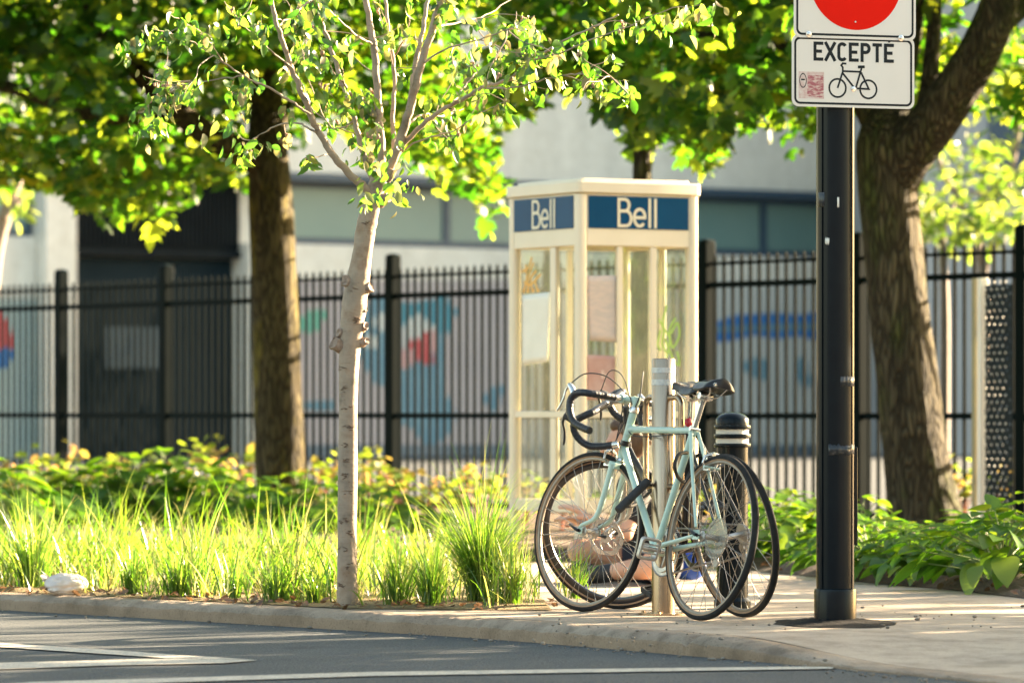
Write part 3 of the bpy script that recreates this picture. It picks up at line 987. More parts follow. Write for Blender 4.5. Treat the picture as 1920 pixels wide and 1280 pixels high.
# windows: each bay a frame with its pane
def window(u0, u1, z0, z1, y=0.22):
    mb = MB()
    t = 0.09
    mb.box2((u0, y, z0), (u1, y + 0.14, z0 + t * 1.6))
    mb.box2((u0, y, z1 - t * 1.4), (u1, y + 0.14, z1))
    mb.box2((u0, y + 0.002, z0 + t * 1.6), (u0 + t, y + 0.138, z1 - t * 1.4))
    mb.box2((u1 - t, y + 0.002, z0 + t * 1.6), (u1, y + 0.138, z1 - t * 1.4))
    fr = mb.build('window', M['win_frame'], bld)
    mb = MB()
    mb.box2((u0 + t, y + 0.05, z0 + t * 1.6), (u1 - t, y + 0.08, z1 - t * 1.4))
    mb.build('pane', M['win_pane'], fr)
wx = [548, 850, 1150, 1444, 1690]
for a, b in zip(wx[:-1], wx[1:]):
    window(bu(a), bu(b), zw0, zw1)
window(-8.9, -4.2, zw0, zw1)
window(-4.2, bu(70), zw0, zw1)
# dark edge strip projecting above the band
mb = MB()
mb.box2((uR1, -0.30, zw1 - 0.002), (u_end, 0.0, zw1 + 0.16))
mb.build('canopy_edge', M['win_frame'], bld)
# recess: ribbed fascia, shutter, pale panels
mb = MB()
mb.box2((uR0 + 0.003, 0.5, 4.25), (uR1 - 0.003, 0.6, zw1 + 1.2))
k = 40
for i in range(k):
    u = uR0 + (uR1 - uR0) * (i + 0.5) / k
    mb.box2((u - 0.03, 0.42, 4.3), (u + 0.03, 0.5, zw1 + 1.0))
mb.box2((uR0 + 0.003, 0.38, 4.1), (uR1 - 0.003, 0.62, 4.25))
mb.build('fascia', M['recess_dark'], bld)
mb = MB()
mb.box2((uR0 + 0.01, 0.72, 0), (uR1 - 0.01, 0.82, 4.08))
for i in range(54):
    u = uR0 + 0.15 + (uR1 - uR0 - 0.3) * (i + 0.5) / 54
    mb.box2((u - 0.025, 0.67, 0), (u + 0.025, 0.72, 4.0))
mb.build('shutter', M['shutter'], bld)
mb = MB()
for x0, x1 in ((230, 338),):
    mb.box2((bu(x0), 0.62, bz(300, 690)), (bu(x1), 0.66, bz(300, 612)))
mb.build('panel', M['panel_blue'], bld)

# grey building far right
bld2 = thing('building', 'dim grey building seen through the yellow-green tree at the right', 'building', (9.5, 98, -0.1), Matrix.Rotation(R(12), 3, 'Z'))
mb = MB()
mb.box2((-1.0, 0, 0), (16, 10, 14))
mb.build('wall', pm('grey_wall', (0.36, 0.37, 0.38), (0.30, 0.31, 0.33), 0.8, vscale=0.7), bld2)
for k in range(3):
    for j in range(2):
        mb = MB()
        mb.box2((0.8 + 2.4 * k, -0.05, 1.2 + 4.4 * j), (2.2 + 2.4 * k, -0.002, 3.4 + 4.4 * j))
        mb.build('window', M['win_frame'], bld2)

# ================================================================== FENCE
FA, FB = P(115, 0, 41.4), P(1325, 0, 34.2)
FA.z = FB.z = 0
FU = (FB - FA).normalized()
def fpos(px):
    k = (px - 960) / F
    t = (k * FA.y - FA.x) / (FU.x - k * FU.y)
    return t
def fence_run(label, pxs, tops, first_post=True, zbot=0.0, group=None):
    f = thing('metal_fence', label, 'fence', FA, Matrix(((FU.x, -FU.y, 0), (FU.y, FU.x, 0), (0, 0, 1))), group)
    ts = [fpos(x) if isinstance(x, (int, float)) else x[0] for x in pxs]
    for i, t in enumerate(ts):
        if i == 0 and not first_post:
            continue
        mb = MB()
        mb.box2((t - 0.048, -0.048, -0.1), (t + 0.048, 0.048, tops[i] + 0.105))
        mb.lathe([(0.066, 0), (0.066, 0.012), (0.03, 0.026), (0.0, 0.03)], 4, Matrix.Translation((t, 0, tops[i] + 0.105)) @ Matrix.Rotation(R(45), 4, 'Z'))
        mb.build('post', M['fence'], f, bevel=0.006)
    for i in range(len(ts) - 1):
        a, b = ts[i] + 0.05, ts[i + 1] - 0.05
        tp = min(tops[i], tops[i + 1])
        mb = MB()
        for z, h_ in ((tp - 0.055, 0.022), (tp - 0.215, 0.042), (tp - 1.195, 0.042), (0.09, 0.04)):
            mb.box2((a, -0.019, z - h_ / 2), (b, 0.019, z + h_ / 2))
        n = max(2, round((b - a) / 0.1))
        for k in range(n):
            t = a + (b - a) * (k + 0.5) / n
            mb.box2((t - 0.0078, -0.012, 0.03), (t + 0.0078, 0.012, tp - 0.012))
            mb.add([(t - 0.0078, -0.012, tp - 0.012), (t + 0.0078, -0.012, tp - 0.012), (t + 0.0078, 0.012, tp - 0.012), (t - 0.0078, 0.012, tp - 0.012), (t, 0, tp + 0.02)],
                   [(0, 1, 4), (1, 2, 4), (2, 3, 4), (3, 0, 4)])
        mb.build('picket_panel', M['fence'], f, smooth=0)
    return f
fence_run('long black metal picket fence running behind the trees and the phone booth', [-310, -80, 115, 312, 522, 737, 1035, 1325, 1612, 1920, 2240], [2.0, 2.0, 2.0, 2.0, 2.0, 2.0, 2.0, 2.0, 2.0, 2.0, 2.0])

# gate with a perforated sheet behind the fence on the right
M['gate_olive'] = pm('olive_post_paint', (0.30, 0.26, 0.14), (0.24, 0.21, 0.12), 0.5)
M['gate_white'] = pm('pale_post_paint', (0.78, 0.74, 0.64), (0.72, 0.68, 0.60), 0.5)
M['perf'] = pm('perforated_sheet', (0.006, 0.013, 0.018), (0.010, 0.018, 0.024), 0.5, spec=0.1)
tg0, tg1 = P(1832, 0, 29.9), P(1925, 0, 29.3)
gu = (tg1 - tg0); gu.z = 0; gl_ = gu.length; gu.normalize()
gate = thing('gate', 'perforated dark metal gate with pale posts at the right edge beside the leaning maple', 'gate', (tg0.x, tg0.y, 0), Matrix(((gu.x, -gu.y, 0), (gu.y, gu.x, 0), (0, 0, 1))))
for u, mt, wd in ((0, 'gate_olive', 0.05), (0.075, 'gate_white', 0.05)):
    mb = MB(); mb.box2((u - wd / 2, -0.03, 0), (u + wd / 2, 0.03, 1.71)); mb.build('post', M[mt], gate, bevel=0.004)
mb = MB()
nx, nzv = 9, 40
x0, x1, z0, z1 = 0.11, 0.46, 0.12, 1.66
cw, ch = (x1 - x0) / nx, (z1 - z0) / nzv
for i in range(nx):
    for j in range(nzv):
        cx, cz = x0 + cw * (i + 0.5), z0 + ch * (j + 0.5)
        if (i + j) % 2:
            continue
        vs, n = [], 8
        sq = [(1, 0), (1, 1), (0, 1), (-1, 1), (-1, 0), (-1, -1), (0, -1), (1, -1)]
        for k in range(n):
            a = 2 * math.pi * k / n
            vs.append((cx + 0.009 * math.cos(a), 0, cz + 0.009 * math.sin(a)))
        for k in range(n):
            vs.append((cx + sq[k][0] * cw / 2, 0, cz + sq[k][1] * ch / 2))
        mb.add(vs, [(k, (k + 1) % n, n + (k + 1) % n, n + k) for k in range(n)])
for i in range(nx):
    for j in range(nzv):
        if (i + j) % 2:
            cx, cz = x0 + cw * (i + 0.5), z0 + ch * (j + 0.5)
            mb.add([(cx - cw / 2, 0, cz - ch / 2), (cx + cw / 2, 0, cz - ch / 2), (cx + cw / 2, 0, cz + ch / 2), (cx - cw / 2, 0, cz + ch / 2)], [(0, 1, 2, 3)])
mb.cur = 1  # glints on the dark mesh, built as pale studs
for j in range(34):
    for i in range(4):
        cx, cz = 0.125 + 0.075 * i + (0.037 if j % 2 else 0), 0.16 + 0.046 * j
        if cx < 0.45:
            mb.ball((cx, -0.004, cz), (0.0075, 0.006, 0.0075), 8, 6)
o = mb.build('perforated_sheet', [M['perf'], M['band_and_glint_white']], gate, smooth=0)
s = o.modifiers.new('thick', 'SOLIDIFY'); s.thickness = 0.004

# ================================================================== BUILDING ACROSS THE STREET (unseen, added behind the camera; it shades and is mirrored in the steel and the paint)
M['brick'] = pm('grey_brick', (0.085, 0.085, 0.085), (0.065, 0.066, 0.068), 0.9, vscale=2, bump=0.3, bscale=30)
bld3 = thing('building', 'grey brick row across the street from the bicycles', 'building', (0, -9, -0.1))
mb = MB()
mb.box2((-34, -8, 0), (34, 0, 7.0))
mb.build('wall', M['brick'], bld3)
for k in range(16):
    for j in range(2):
        x0 = -31 + 4 * k
        mb = MB()
        mb.box2((x0, -0.02, 1.0 + 3.2 * j), (x0 + 1.5, 0.03, 2.8 + 3.2 * j))
        mb.build('window', M['win_frame'], bld3)

# grit: crumbs of stone along the gutter and on the pavement
rgr = random.Random(19)
mb = MB()
for k in range(330):
    if k < 190:
        i = rgr.randrange(30, len(KL) - 30)
        p = KL[i] - KN[i] * abs(rgr.gauss(0.0, 0.09)) - KN[i] * 0.01
        z = ZR
    else:
        p = G(rgr.uniform(1000, 1950), rgr.uniform(1135, 1215))
        z = kerb_h(p.x) - 0.075 if p.y < 17.4 else 0.0
    r_ = rgr.choice([0.003, 0.004, 0.005, 0.008]) * rgr.uniform(0.7, 1.2)
    o = len(mb.v)
    mb.ball((p.x, p.y, z + r_ * 0.5), (r_ * rgr.uniform(.8, 1.5), r_, r_ * 0.7), 6, 4)
o = mb.build('grit', pm('grit', (0.10, 0.085, 0.07), (0.30, 0.26, 0.21), 0.9, vscale=4), smooth=0)
tag(o, kind='stuff')
# ================================================================== TREES
def trunk_mesh(mb, pts, radii, n=40, rough=0.02, flare=None, seed=0.0, k=10):
    """a limb with lobed, uneven girth"""
    pts = smooth_path(pts, k)
    rad = lerp_list(radii, len(pts))
    o = len(mb.v)
    mb.tube(pts, rad, n)
    for i in range(len(pts)):
        for j in range(n):
            q = mb.v[o + i * n + j]
            d = q - pts[i]
            a = 2 * math.pi * j / n
            f = 1 + rough * 3 * nz(math.cos(a) * 1.3 + seed, math.sin(a) * 1.3, i * 0.06) + rough * nz(a * 3, i * 0.35, seed)
            if flare:
                t = max(0, 1 - i / flare[0])
                f *= 1 + flare[1] * t * t * (1 + 0.5 * math.sin(a * 5 + seed))
            mb.v[o + i * n + j] = pts[i] + d * f

def limb(mb, pxs, D, radii, dD=(0, 0), n=14, rough=0.03, seed=0, k=6):
    pts = []
    m = len(pxs)
    for i, (x, y) in enumerate(pxs):
        t = i / (m - 1)
        pts.append(P(x, y, D + dD[0] + (dD[1] - dD[0]) * t))
    trunk_mesh(mb, pts, radii, n, rough, seed=seed, k=k)
    return pts

def crown(name, px0, px1, boundary, top, D, spread, count, size, mat, parent, tmpl=None, seed=1, gap=0.42, gscale=1.15, clear=()):
    """leaf clumps filling a volume above a lower edge; boundary = [(px, py)], given in the photo's pixels at distance D"""
    rng = np.random.default_rng(seed)
    bx = np.array([b[0] for b in boundary], float)
    by = np.array([b[1] for b in boundary], float)
    pos = []
    have = 0
    tries = 0
    while have < count and tries < 60:
        tries += 1
        n = count
        x = rng.uniform(px0, px1, n)
        y = rng.uniform(top, by.max() + 40, n)
        dd = rng.normal(0, 0.5, n).clip(-1, 1) * spread
        lim = np.interp(x, bx, by) + rng.normal(0, 7, n)
        # the rim of the crown: branch tips hang lowest near the middle depth
        ok = y < lim - np.abs(dd) / spread * 60 * rng.uniform(0, 1, n)
        # the big limbs stand in front of the foliage: few leaves on their near side
        for path, rad in clear:
            pp = np.array([(p.x, p.y) for p in smooth_path([(a, b, 0) for a, b in path], 6)])
            dist = np.sqrt(((x[:, None] - pp[None, :, 0]) ** 2 + (y[:, None] - pp[None, :, 1]) ** 2)).min(1)
            ok &= (dist > rad) | (dd > 0.75)
        x, y, dd = x[ok], y[ok], dd[ok]
        Dd = D + dd
        q = np.stack([(x - 960) / F * D + 0 * dd, Dd, H - (y - HY) / F * D], 1)
        keep = np.array([nz(a[0] * gscale, a[1] * gscale * 0.8, a[2] * gscale * 1.3) for a in q])
        edge = (np.interp(x, bx, by) - y) < 70
        kk = (keep + 0.5 > gap + 0.12 * rng.normal(size=len(q))) | (edge & (rng.uniform(size=len(q)) < 0.45))
        q = q[kk]
        pos.append(q)
        have += len(q)
    pos = np.concatenate(pos)[:count]
    n = len(pos)
    nrm = np.stack([rng.normal(0, 0.55, n), rng.normal(0, 0.55, n), np.abs(rng.normal(0.75, 0.4, n)) + 0.05], 1)
    spin = rng.uniform(0, 6.283, n)
    sz = size * rng.choice([0.5, 0.7, 0.9, 1.05, 1.3], n) * rng.uniform(0.85, 1.12, n)
    tv, tf = tmpl if tmpl else TM
    V = cloud(tv, pos, nrm, spin, sz, curl=rng.normal(-0.25, 0.4, n))
    return np_mesh(name, V, tf, mat, parent, local=False)

# --- left maple
DL = 35.5
t = thing('maple_tree', 'mature maple with a mossy straight trunk left of the slim birch', 'tree', P(525, 975, DL))
mb = MB()
trunk_mesh(mb, [P(527, 990, DL), P(527, 930, DL), P(523, 800, DL), P(518, 640, DL), P(512, 480, DL), P(506, 360, DL), P(502, 290, DL), P(500, 190, DL + .1), P(500, 60, DL + .2), P(505, -150, DL + .3), P(515, -420, DL + .4)],
           [0.235, 0.20, 0.190, 0.180, 0.176, 0.170, 0.165, 0.13, 0.115, 0.09, 0.06], 48, 0.022, flare=(14, 0.25), seed=3.1)
limb(mb, [(500, 310), (455, 288), (395, 255), (330, 205), (262, 140), (190, 60), (110, -60)], DL, [0.12, 0.115, 0.10, 0.09, 0.075, 0.05, 0.03], (0, -0.9), seed=1)
limb(mb, [(330, 212), (250, 222), (140, 205), (20, 165), (-120, 150)], DL, [0.06, 0.062, 0.06, 0.05, 0.03], (-0.35, -1.0), seed=2)
limb(mb, [(505, 250), (560, 190), (640, 120), (740, 20), (840, -120)], DL, [0.07, 0.07, 0.06, 0.045, 0.03], (0.1, 0.8), seed=4)
limb(mb, [(500, 160), (450, 60), (400, -60), (330, -250)], DL, [0.06, 0.055, 0.045, 0.03], (0.1, 1.0), seed=5)
limb(mb, [(503, 80), (600, -20), (720, -160)], DL, [0.05, 0.045, 0.03], (0.2, -1.0), seed=6)
mb.build('trunk', M['bark_mossy'], t, local=False, smooth=80)
crown('crown', -260, 985,
      [(-260, 350), (0, 335), (60, 350), (110, 345), (150, 395), (185, 408), (230, 395), (270, 405), (305, 400), (325, 350), (400, 350), (440, 352), (470, 350), (490, 285), (520, 260), (560, 215), (640, 235), (700, 255), (740, 300), (770, 290), (810, 330), (860, 335), (905, 400), (925, 425), (945, 425), (950, 335), (930, 290), (900, 270), (940, 215), (985, 190)],
      -560, DL, 2.6, 24000, 0.128, M['maple_leaf'], t, seed=21, gap=0.40, clear=[([(480, 310), (455, 288), (395, 255), (330, 205), (290, 170)], 36), ([(502, 330), (502, 250), (500, 190)], 50)])

# --- right maple
DR = 30.6
t = thing('maple_tree', 'big maple with a leaning furrowed trunk forking behind the sign post', 'tree', P(1730, 1000, DR))
mb = MB()
trunk_mesh(mb, [P(1738, 1022, DR), P(1732, 960, DR), P(1716, 840, DR), P(1700, 700, DR), P(1684, 560, DR), P(1672, 440, DR), P(1664, 350, DR), P(1662, 270, DR), P(1675, 180, DR + .1), P(1700, 80, DR + .25), P(1715, -60, DR + .3), P(1725, -300, DR + .4)],
           [0.285, 0.245, 0.215, 0.205, 0.198, 0.200, 0.205, 0.20, 0.12, 0.095, 0.08, 0.05], 56, 0.02, flare=(16, 0.22), seed=8.2)
limb(mb, [(1668, 360), (1700, 292), (1752, 225), (1805, 150), (1850, 70), (1885, -30), (1930, -200)], DR, [0.17, 0.175, 0.165, 0.15, 0.14, 0.12, 0.09], (0, -0.5), n=40, rough=0.02, seed=11, k=8)
limb(mb, [(1730, 250), (1742, 160), (1748, 90), (1752, 0), (1745, -150)], DR, [0.075, 0.062, 0.055, 0.05, 0.04], (0.1, 0.3), n=20, seed=19)
limb(mb, [(1655, 250), (1600, 150), (1520, 40), (1430, -60), (1330, -200)], DR, [0.11, 0.10, 0.085, 0.06, 0.04], (0, 0.7), seed=12)
limb(mb, [(1600, 150), (1480, 90), (1370, 70), (1260, 60)], DR, [0.05, 0.045, 0.03, 0.015], (0.2, -0.4), seed=13)
limb(mb, [(1860, 60), (1960, -20), (2100, -120)], DR, [0.08, 0.06, 0.04], (-0.4, 0.4), seed=14)
mb.build('trunk', M['bark'], t, local=False, smooth=80)
crown('crown', 1180, 2250,
      [(1180, 200), (1240, 240), (1290, 255), (1330, 315), (1345, 260), (1400, 235), (1440, 205), (1490, 235), (1520, 275), (1535, 240), (1560, 205), (1700, 170), (1735, 140), (1760, 200), (1800, 160), (1840, 205), (1900, 215), (2000, 260), (2250, 300)],
      -600, DR, 2.5, 13000, 0.130, M['maple_leaf'], t, seed=22, gap=0.40, clear=[([(1668, 360), (1700, 292), (1752, 225), (1805, 150), (1850, 70), (1885, -30)], 105), ([(1655, 330), (1640, 200), (1680, 60)], 90), ([(1745, 190), (1752, 60)], 45)])

# --- young maple behind the booth
DM = 33.0
t = thing('maple_tree', 'young maple with a thin dark trunk rising behind the phone booth', 'tree', P(1204, 984, DM))
mb = MB()
trunk_mesh(mb, [P(1204, 995, DM), P(1206, 800, DM), P(1204, 500, DM), P(1204, 330, DM), P(1202, 220, DM), P(1196, 60, DM), P(1190, -160, DM)], [0.085, 0.078, 0.072, 0.070, 0.065, 0.05, 0.03], 24, 0.03, seed=5)
limb(mb, [(1203, 240), (1150, 140), (1090, 40), (1010, -60)], DM, [0.04, 0.04, 0.03, 0.02], (0, -0.5), seed=15)
limb(mb, [(1201, 200), (1260, 140), (1330, 60), (1400, -40)], DM, [0.04, 0.04, 0.03, 0.02], (0, 0.6), seed=16)
limb(mb, [(1240, 150), (1290, 150), (1335, 100)], DM, [0.02, 0.02, 0.012], (0, -0.3), seed=17, n=8)
mb.build('trunk', M['bark'], t, local=False, smooth=80)
crown('crown', 940, 1450,
      [(940, 200), (975, 225), (1000, 205), (1040, 165), (1100, 175), (1140, 215), (1175, 265), (1205, 300), (1235, 250), (1270, 240), (1300, 275), (1320, 310), (1340, 330), (1350, 250), (1400, 225), (1450, 200)],
      -420, DM, 1.8, 6600, 0.126, M['maple_leaf'], t, seed=23, gap=0.42)

# --- lighter young trees far behind
def far_tree(label, px, base_D, stems, bnd, px0, px1, top, count, seed, size=0.16, spread=1.8, gap=0.45):
    t = thing('young_tree', label, 'tree', (P(px, 0, base_D).x, base_D, -0.1))
    mb = MB()
    for s, r_ in stems:
        limb(mb, s, base_D, r_, (0, 0.4), n=10)
    mb.build('trunk', M['twig'], t, local=False, smooth=80)
    crown('crown', px0, px1, bnd, top, base_D, spread, count, size, M['far_leaf'], t, tmpl=TO, seed=seed, gap=gap)
far_tree('airy yellow-green tree beyond the gate at the right edge', 1850, 47,
         [([(1850, 930), (1848, 700), (1838, 480), (1800, 380), (1760, 300), (1740, 180)], [0.07, 0.06, 0.05, 0.035, 0.03, 0.015]), ([(1842, 520), (1870, 420), (1900, 300), (1930, 120)], [0.04, 0.035, 0.03, 0.015]), ([(1820, 420), (1860, 380), (1800, 350)], [0.02, 0.02, 0.01])],
         [(1700, 400), (1760, 420), (1800, 455), (1850, 470), (1900, 450), (1980, 470), (2080, 440)], 1690, 2100, 60, 1500, 31, 0.15, gap=0.50)
far_tree('leafy young tree standing close behind the fence at far right', 1770, 42,
         [([(1770, 940), (1772, 600), (1768, 440), (1790, 380)], [0.05, 0.045, 0.03, 0.015])],
         [(1690, 440), (1740, 470), (1800, 480), (1880, 470), (1960, 450)], 1700, 1960, 380, 330, 32, 0.14, 1.0, gap=0.46)
far_tree('slender tree with a pinkish trunk and pale leaves at the left edge', 10, 50,
         [([(-25, 900), (-20, 620), (-8, 480), (12, 400), (32, 340), (50, 250)], [0.09, 0.085, 0.08, 0.075, 0.06, 0.03]), ([(8, 410), (60, 340), (95, 270)], [0.04, 0.03, 0.02])],
         [(-150, 430), (0, 395), (40, 410), (55, 430), (75, 345), (120, 330)], -160, 125, 180, 420, 33, 0.16, 1.2, gap=0.42)

# --- shade trees outside the frame to the right (they cast the dappled shade on the road)
def shade_tree(label, loc, hgt, rad, zc, count, seed, size=0.24):
    rng = np.random.default_rng(seed)
    t = thing('maple_tree', label, 'tree', loc)
    mb = MB()
    b = Vector(loc)
    trunk_mesh(mb, [b, b + Vector((0.05, 0, zc * 0.5)), b + Vector((0, 0.1, zc)), b + Vector((0.1, 0, zc + hgt * 0.3))], [0.22, 0.18, 0.14, 0.06], 16, 0.03, seed=seed)
    for k in range(7):
        a = k * 0.9
        e = b + Vector((math.cos(a) * rad * 0.7, math.sin(a) * rad * 0.7, zc + rng.uniform(-.2, .4) * hgt))
        trunk_mesh(mb, [b + Vector((0, 0, zc * 0.7)), (b + Vector((0, 0, zc)) + e) / 2, e], [0.08, 0.06, 0.02], 8, 0.03, seed=k)
    mb.build('trunk', M['bark'], t, local=False, smooth=80)
    u = rng.normal(size=(count * 3, 3)); u /= np.linalg.norm(u, axis=1, keepdims=True)
    q = u * (rng.uniform(0, 1, (count * 3, 1)) ** 0.45) * np.array([rad, rad, hgt / 2]) + np.array([b.x, b.y, zc + b.z])
    keep = np.array([nz(a[0] * 0.8, a[1] * 0.8, a[2] * 0.9) for a in q]) > -0.10
    q = q[keep][:count]
    n = len(q)
    nrm = np.stack([rng.normal(0, 0.6, n), rng.normal(0, 0.6, n), np.abs(rng.normal(0.7, 0.4, n))], 1)
    V = cloud(TM[0], q, nrm, rng.uniform(0, 6.28, n), size * rng.uniform(.7, 1.3, n))
    np_mesh('crown', V, TM[1], M['maple_leaf'], t, local=False)

shade_tree('street maple outside the frame whose crown shades the road', (9.0, 20.3, 0), 4.6, 3.1, 3.4, 5200, 71)
shade_tree('smaller street maple outside the frame shading the front hostas', (14.0, 28.0, 0), 2.2, 2.0, 4.4, 420, 72)
# ================================================================== BIRCH
DB = F * H / (1138 - HY)
birch = thing('birch_tree', 'slim young birch with knotty pale bark standing at the kerb edge', 'tree', P(652, 1138, DB))
mb = MB()
tp = [(653, 1146), (652, 1120), (651, 1000), (652, 880), (653, 760), (654, 690), (657, 640), (664, 570), (672, 520), (680, 470), (690, 410), (702, 362), (712, 338)]
tw = [44, 40, 36, 36, 35, 37, 40, 46, 42, 37, 36, 33, 34]
pts = smooth_path([P(x, y, DB) for x, y in tp], 16)
rad = [w_ / 2 / 440 for w_ in lerp_list(tw, len(pts))]
o0 = len(mb.v)
mb.tube(pts, rad, 36)
for i in range(len(pts)):
    for j in range(36):
        q = mb.v[o0 + i * 36 + j]
        d = q - pts[i]
        a = 2 * math.pi * j / 36
        z = pts[i].z
        f = 1 + 0.05 * nz(math.cos(a) * 1.5, math.sin(a) * 1.5, z * 5) + 0.02 * nz(a * 2, z * 40) 
        if 1.0 < z < 1.65:
            f += 0.10 * max(0, nz(math.cos(a) * 2, math.sin(a) * 2, z * 13))
        mb.v[o0 + i * 36 + j] = pts[i] + d * f
BR = []   # (polyline points, radius) for the foliage
def br(pxs, w0, w1, dD=(0, 0), n=10, keep=True):
    m = len(pxs)
    q = [P(x, y, DB + dD[0] + (dD[1] - dD[0]) * (i / (m - 1))) for i, (x, y) in enumerate(pxs)]
    s = smooth_path(q, 6)
    w0, w1 = w0 * 0.78, w1 * 0.74
    for i in range(1, len(s)):
        s[i] = s[i] + Vector((nz(i * 0.7, s[0].x * 9), nz(i * .7, 5 + s[0].z * 9), nz(i * 0.7, 9 + s[0].x * 7))) * 0.008
    mb.tube(s, [w_ / 2 / 440 for w_ in (w0, (w0 + w1) / 2, w1)], n)
    if keep:
        BR.append(s)
    return s
# main stems
br([(700, 362), (682, 350), (655, 325), (622, 288), (594, 240), (570, 185), (548, 130), (527, 70), (513, 20), (500, -60)], 21, 10, (0, -0.25), 12)
br([(705, 350), (692, 318), (676, 270), (662, 215), (645, 165), (625, 105), (606, 50), (590, -5), (575, -70)], 15, 9, (0, 0.3), 12)
br([(712, 345), (716, 300), (712, 230), (706, 150), (700, 80), (688, 15), (680, -60)], 22, 14, (0, 0.15), 12)
br([(722, 340), (738, 290), (736, 220), (740, 140), (730, 70), (722, 0), (716, -60)], 13, 8, (0, 0.4), 12)
br([(716, 350), (735, 305), (755, 250), (772, 190), (790, 120), (812, 50), (830, -10), (850, -80)], 24, 16, (0, -0.2), 12)
br([(770, 195), (775, 140), (790, 70), (800, 10), (806, -50)], 14, 9, (-0.05, 0.15), 12)
br([(738, 300), (770, 255), (815, 215), (860, 190), (905, 165), (950, 150), (1005, 110), (1060, 75), (1105, 55), (1160, 30)], 13, 4, (0, -0.5))
br([(712, 345), (726, 335), (738, 318)], 30, 20, (0, -0.05), 12, False)
# secondary
br([(582, 215), (545, 190), (505, 165), (460, 145), (420, 118), (380, 90), (330, 66), (285, 55)], 7, 2.5, (-0.15, -0.6), 8)
br([(592, 248), (560, 232), (520, 236), (485, 255), (465, 268)], 6, 2, (-0.12, 0.3), 8)
br([(455, 143), (400, 150), (350, 160), (320, 175), (290, 210)], 4, 1.5, (-0.4, -0.2), 6)
br([(420, 118), (390, 75), (360, 50), (320, 30)], 3.5, 1.5, (-0.45, -0.9), 6)
br([(548, 128), (500, 90), (460, 50), (420, 5)], 5, 2, (-0.2, -0.5), 8)
br([(520, 50), (560, 20), (600, -20)], 6, 4, (-0.2, 0.1), 8)
br([(665, 225), (640, 240), (615, 232), (580, 150), (560, 60)], 5, 2, (0.1, 0.5), 8)
br([(690, 185), (660, 180), (645, 150), (640, 110)], 7, 3, (0.2, -0.3), 8)
br([(905, 165), (960, 165), (1020, 150), (1070, 140), (1120, 142), (1155, 150), (1180, 178)], 5, 1.8, (-0.25, -0.8), 8)
br([(1000, 112), (1050, 100), (1110, 75), (1180, 48), (1250, 20), (1320, 8)], 4.5, 1.8, (-0.4, -0.9), 8)
br([(790, 120), (830, 95), (880, 80), (940, 60), (1000, 30)], 6, 2, (-0.1, -0.7), 8)
br([(812, 50), (860, 42), (910, 30), (970, -10)], 6, 2.5, (-0.15, 0.5), 8)
br([(760, 240), (790, 215), (830, 218), (870, 205)], 6, 2, (0, 0.5), 8)
br([(745, 290), (790, 262), (850, 245), (905, 210), (950, 190)], 5, 2, (0, -0.4), 8)
br([(850, 195), (865, 170), (890, 140), (930, 110), (915, 60)], 5, 2, (-0.2, 0.2), 8)
br([(700, 85), (660, 60), (620, 20)], 6, 3, (0.1, -0.4), 8)
br([(735, 110), (760, 70), (770, 10), (775, -40)], 5, 2.5, (0.3, 0.1), 8)
rg = random.Random(5)
for k in range(75):     # fine twigs
    s = rg.choice(BR[:22])
    i = rg.randrange(len(s) // 3, len(s) - 1)
    a = s[i]
    t = (s[i + 1] - s[i]).normalized()
    d = Vector((rg.gauss(0, 1), rg.gauss(0, 0.8), rg.gauss(0.1, 0.8))).normalized() * 0.8 + t * 0.6
    L = rg.uniform(0.10, 0.34)
    q = [a]
    for j in range(5):
        d = (d + Vector((rg.gauss(0, .25), rg.gauss(0, .25), rg.gauss(-0.03, .25)))).normalized()
        q.append(q[-1] + d * L / 5)
    q = smooth_path(q, 3)
    mb.tube(q, [0.0030, 0.0022, 0.0012], 6)
    BR.append(q)
mb.build('trunk', M['birch'], birch, local=False, smooth=70)
# pruning knots and old branch scars
for x, y, r_, side in [(668, 505, 9, -1), (655, 528, 12, -1), (650, 570, 9, -1), (648, 600, 6, -1), (640, 625, 9, -1), (634, 645, 13, -1), (648, 655, 10, -1), (690, 540, 9, 1), (683, 580, 6, 1), (682, 612, 8, 1), (684, 640, 7, 1), (700, 430, 4, 1), (722, 372, 10, 1), (676, 455, 5, -1), (656, 622, 6, 0)]:
    c = P(x, y, DB - (0.03 if side == 0 else 0.012))
    mk = MB()
    dv = Vector((side * 0.75, -0.65, 0.25)).normalized()
    r0 = r_ * 1.05 / 440
    fr = dv.to_track_quat('Z', 'Y').to_matrix().to_4x4()
    mk.lathe([(r0 * 1.35, -r0 * 1.1), (r0 * 1.15, -r0 * 0.3), (r0 * 0.92, r0 * 0.35), (r0 * 0.96, r0 * 0.62), (r0 * 0.8, r0 * 0.85), (r0 * 0.5, r0 * 0.72), (0, r0 * 0.66)], 14, Matrix.Translation(c) @ fr)
    for i, q in enumerate(mk.v):
        mk.v[i] = q + Vector((nz(q.x * 60, q.z * 60), nz(q.z * 60, q.y * 60, 3), nz(q.x * 60, q.y * 60, 7))) * r0 * 0.35
    mk.build('knot', M['birch_knot'], birch, local=False, smooth=60)
rs = random.Random(12)
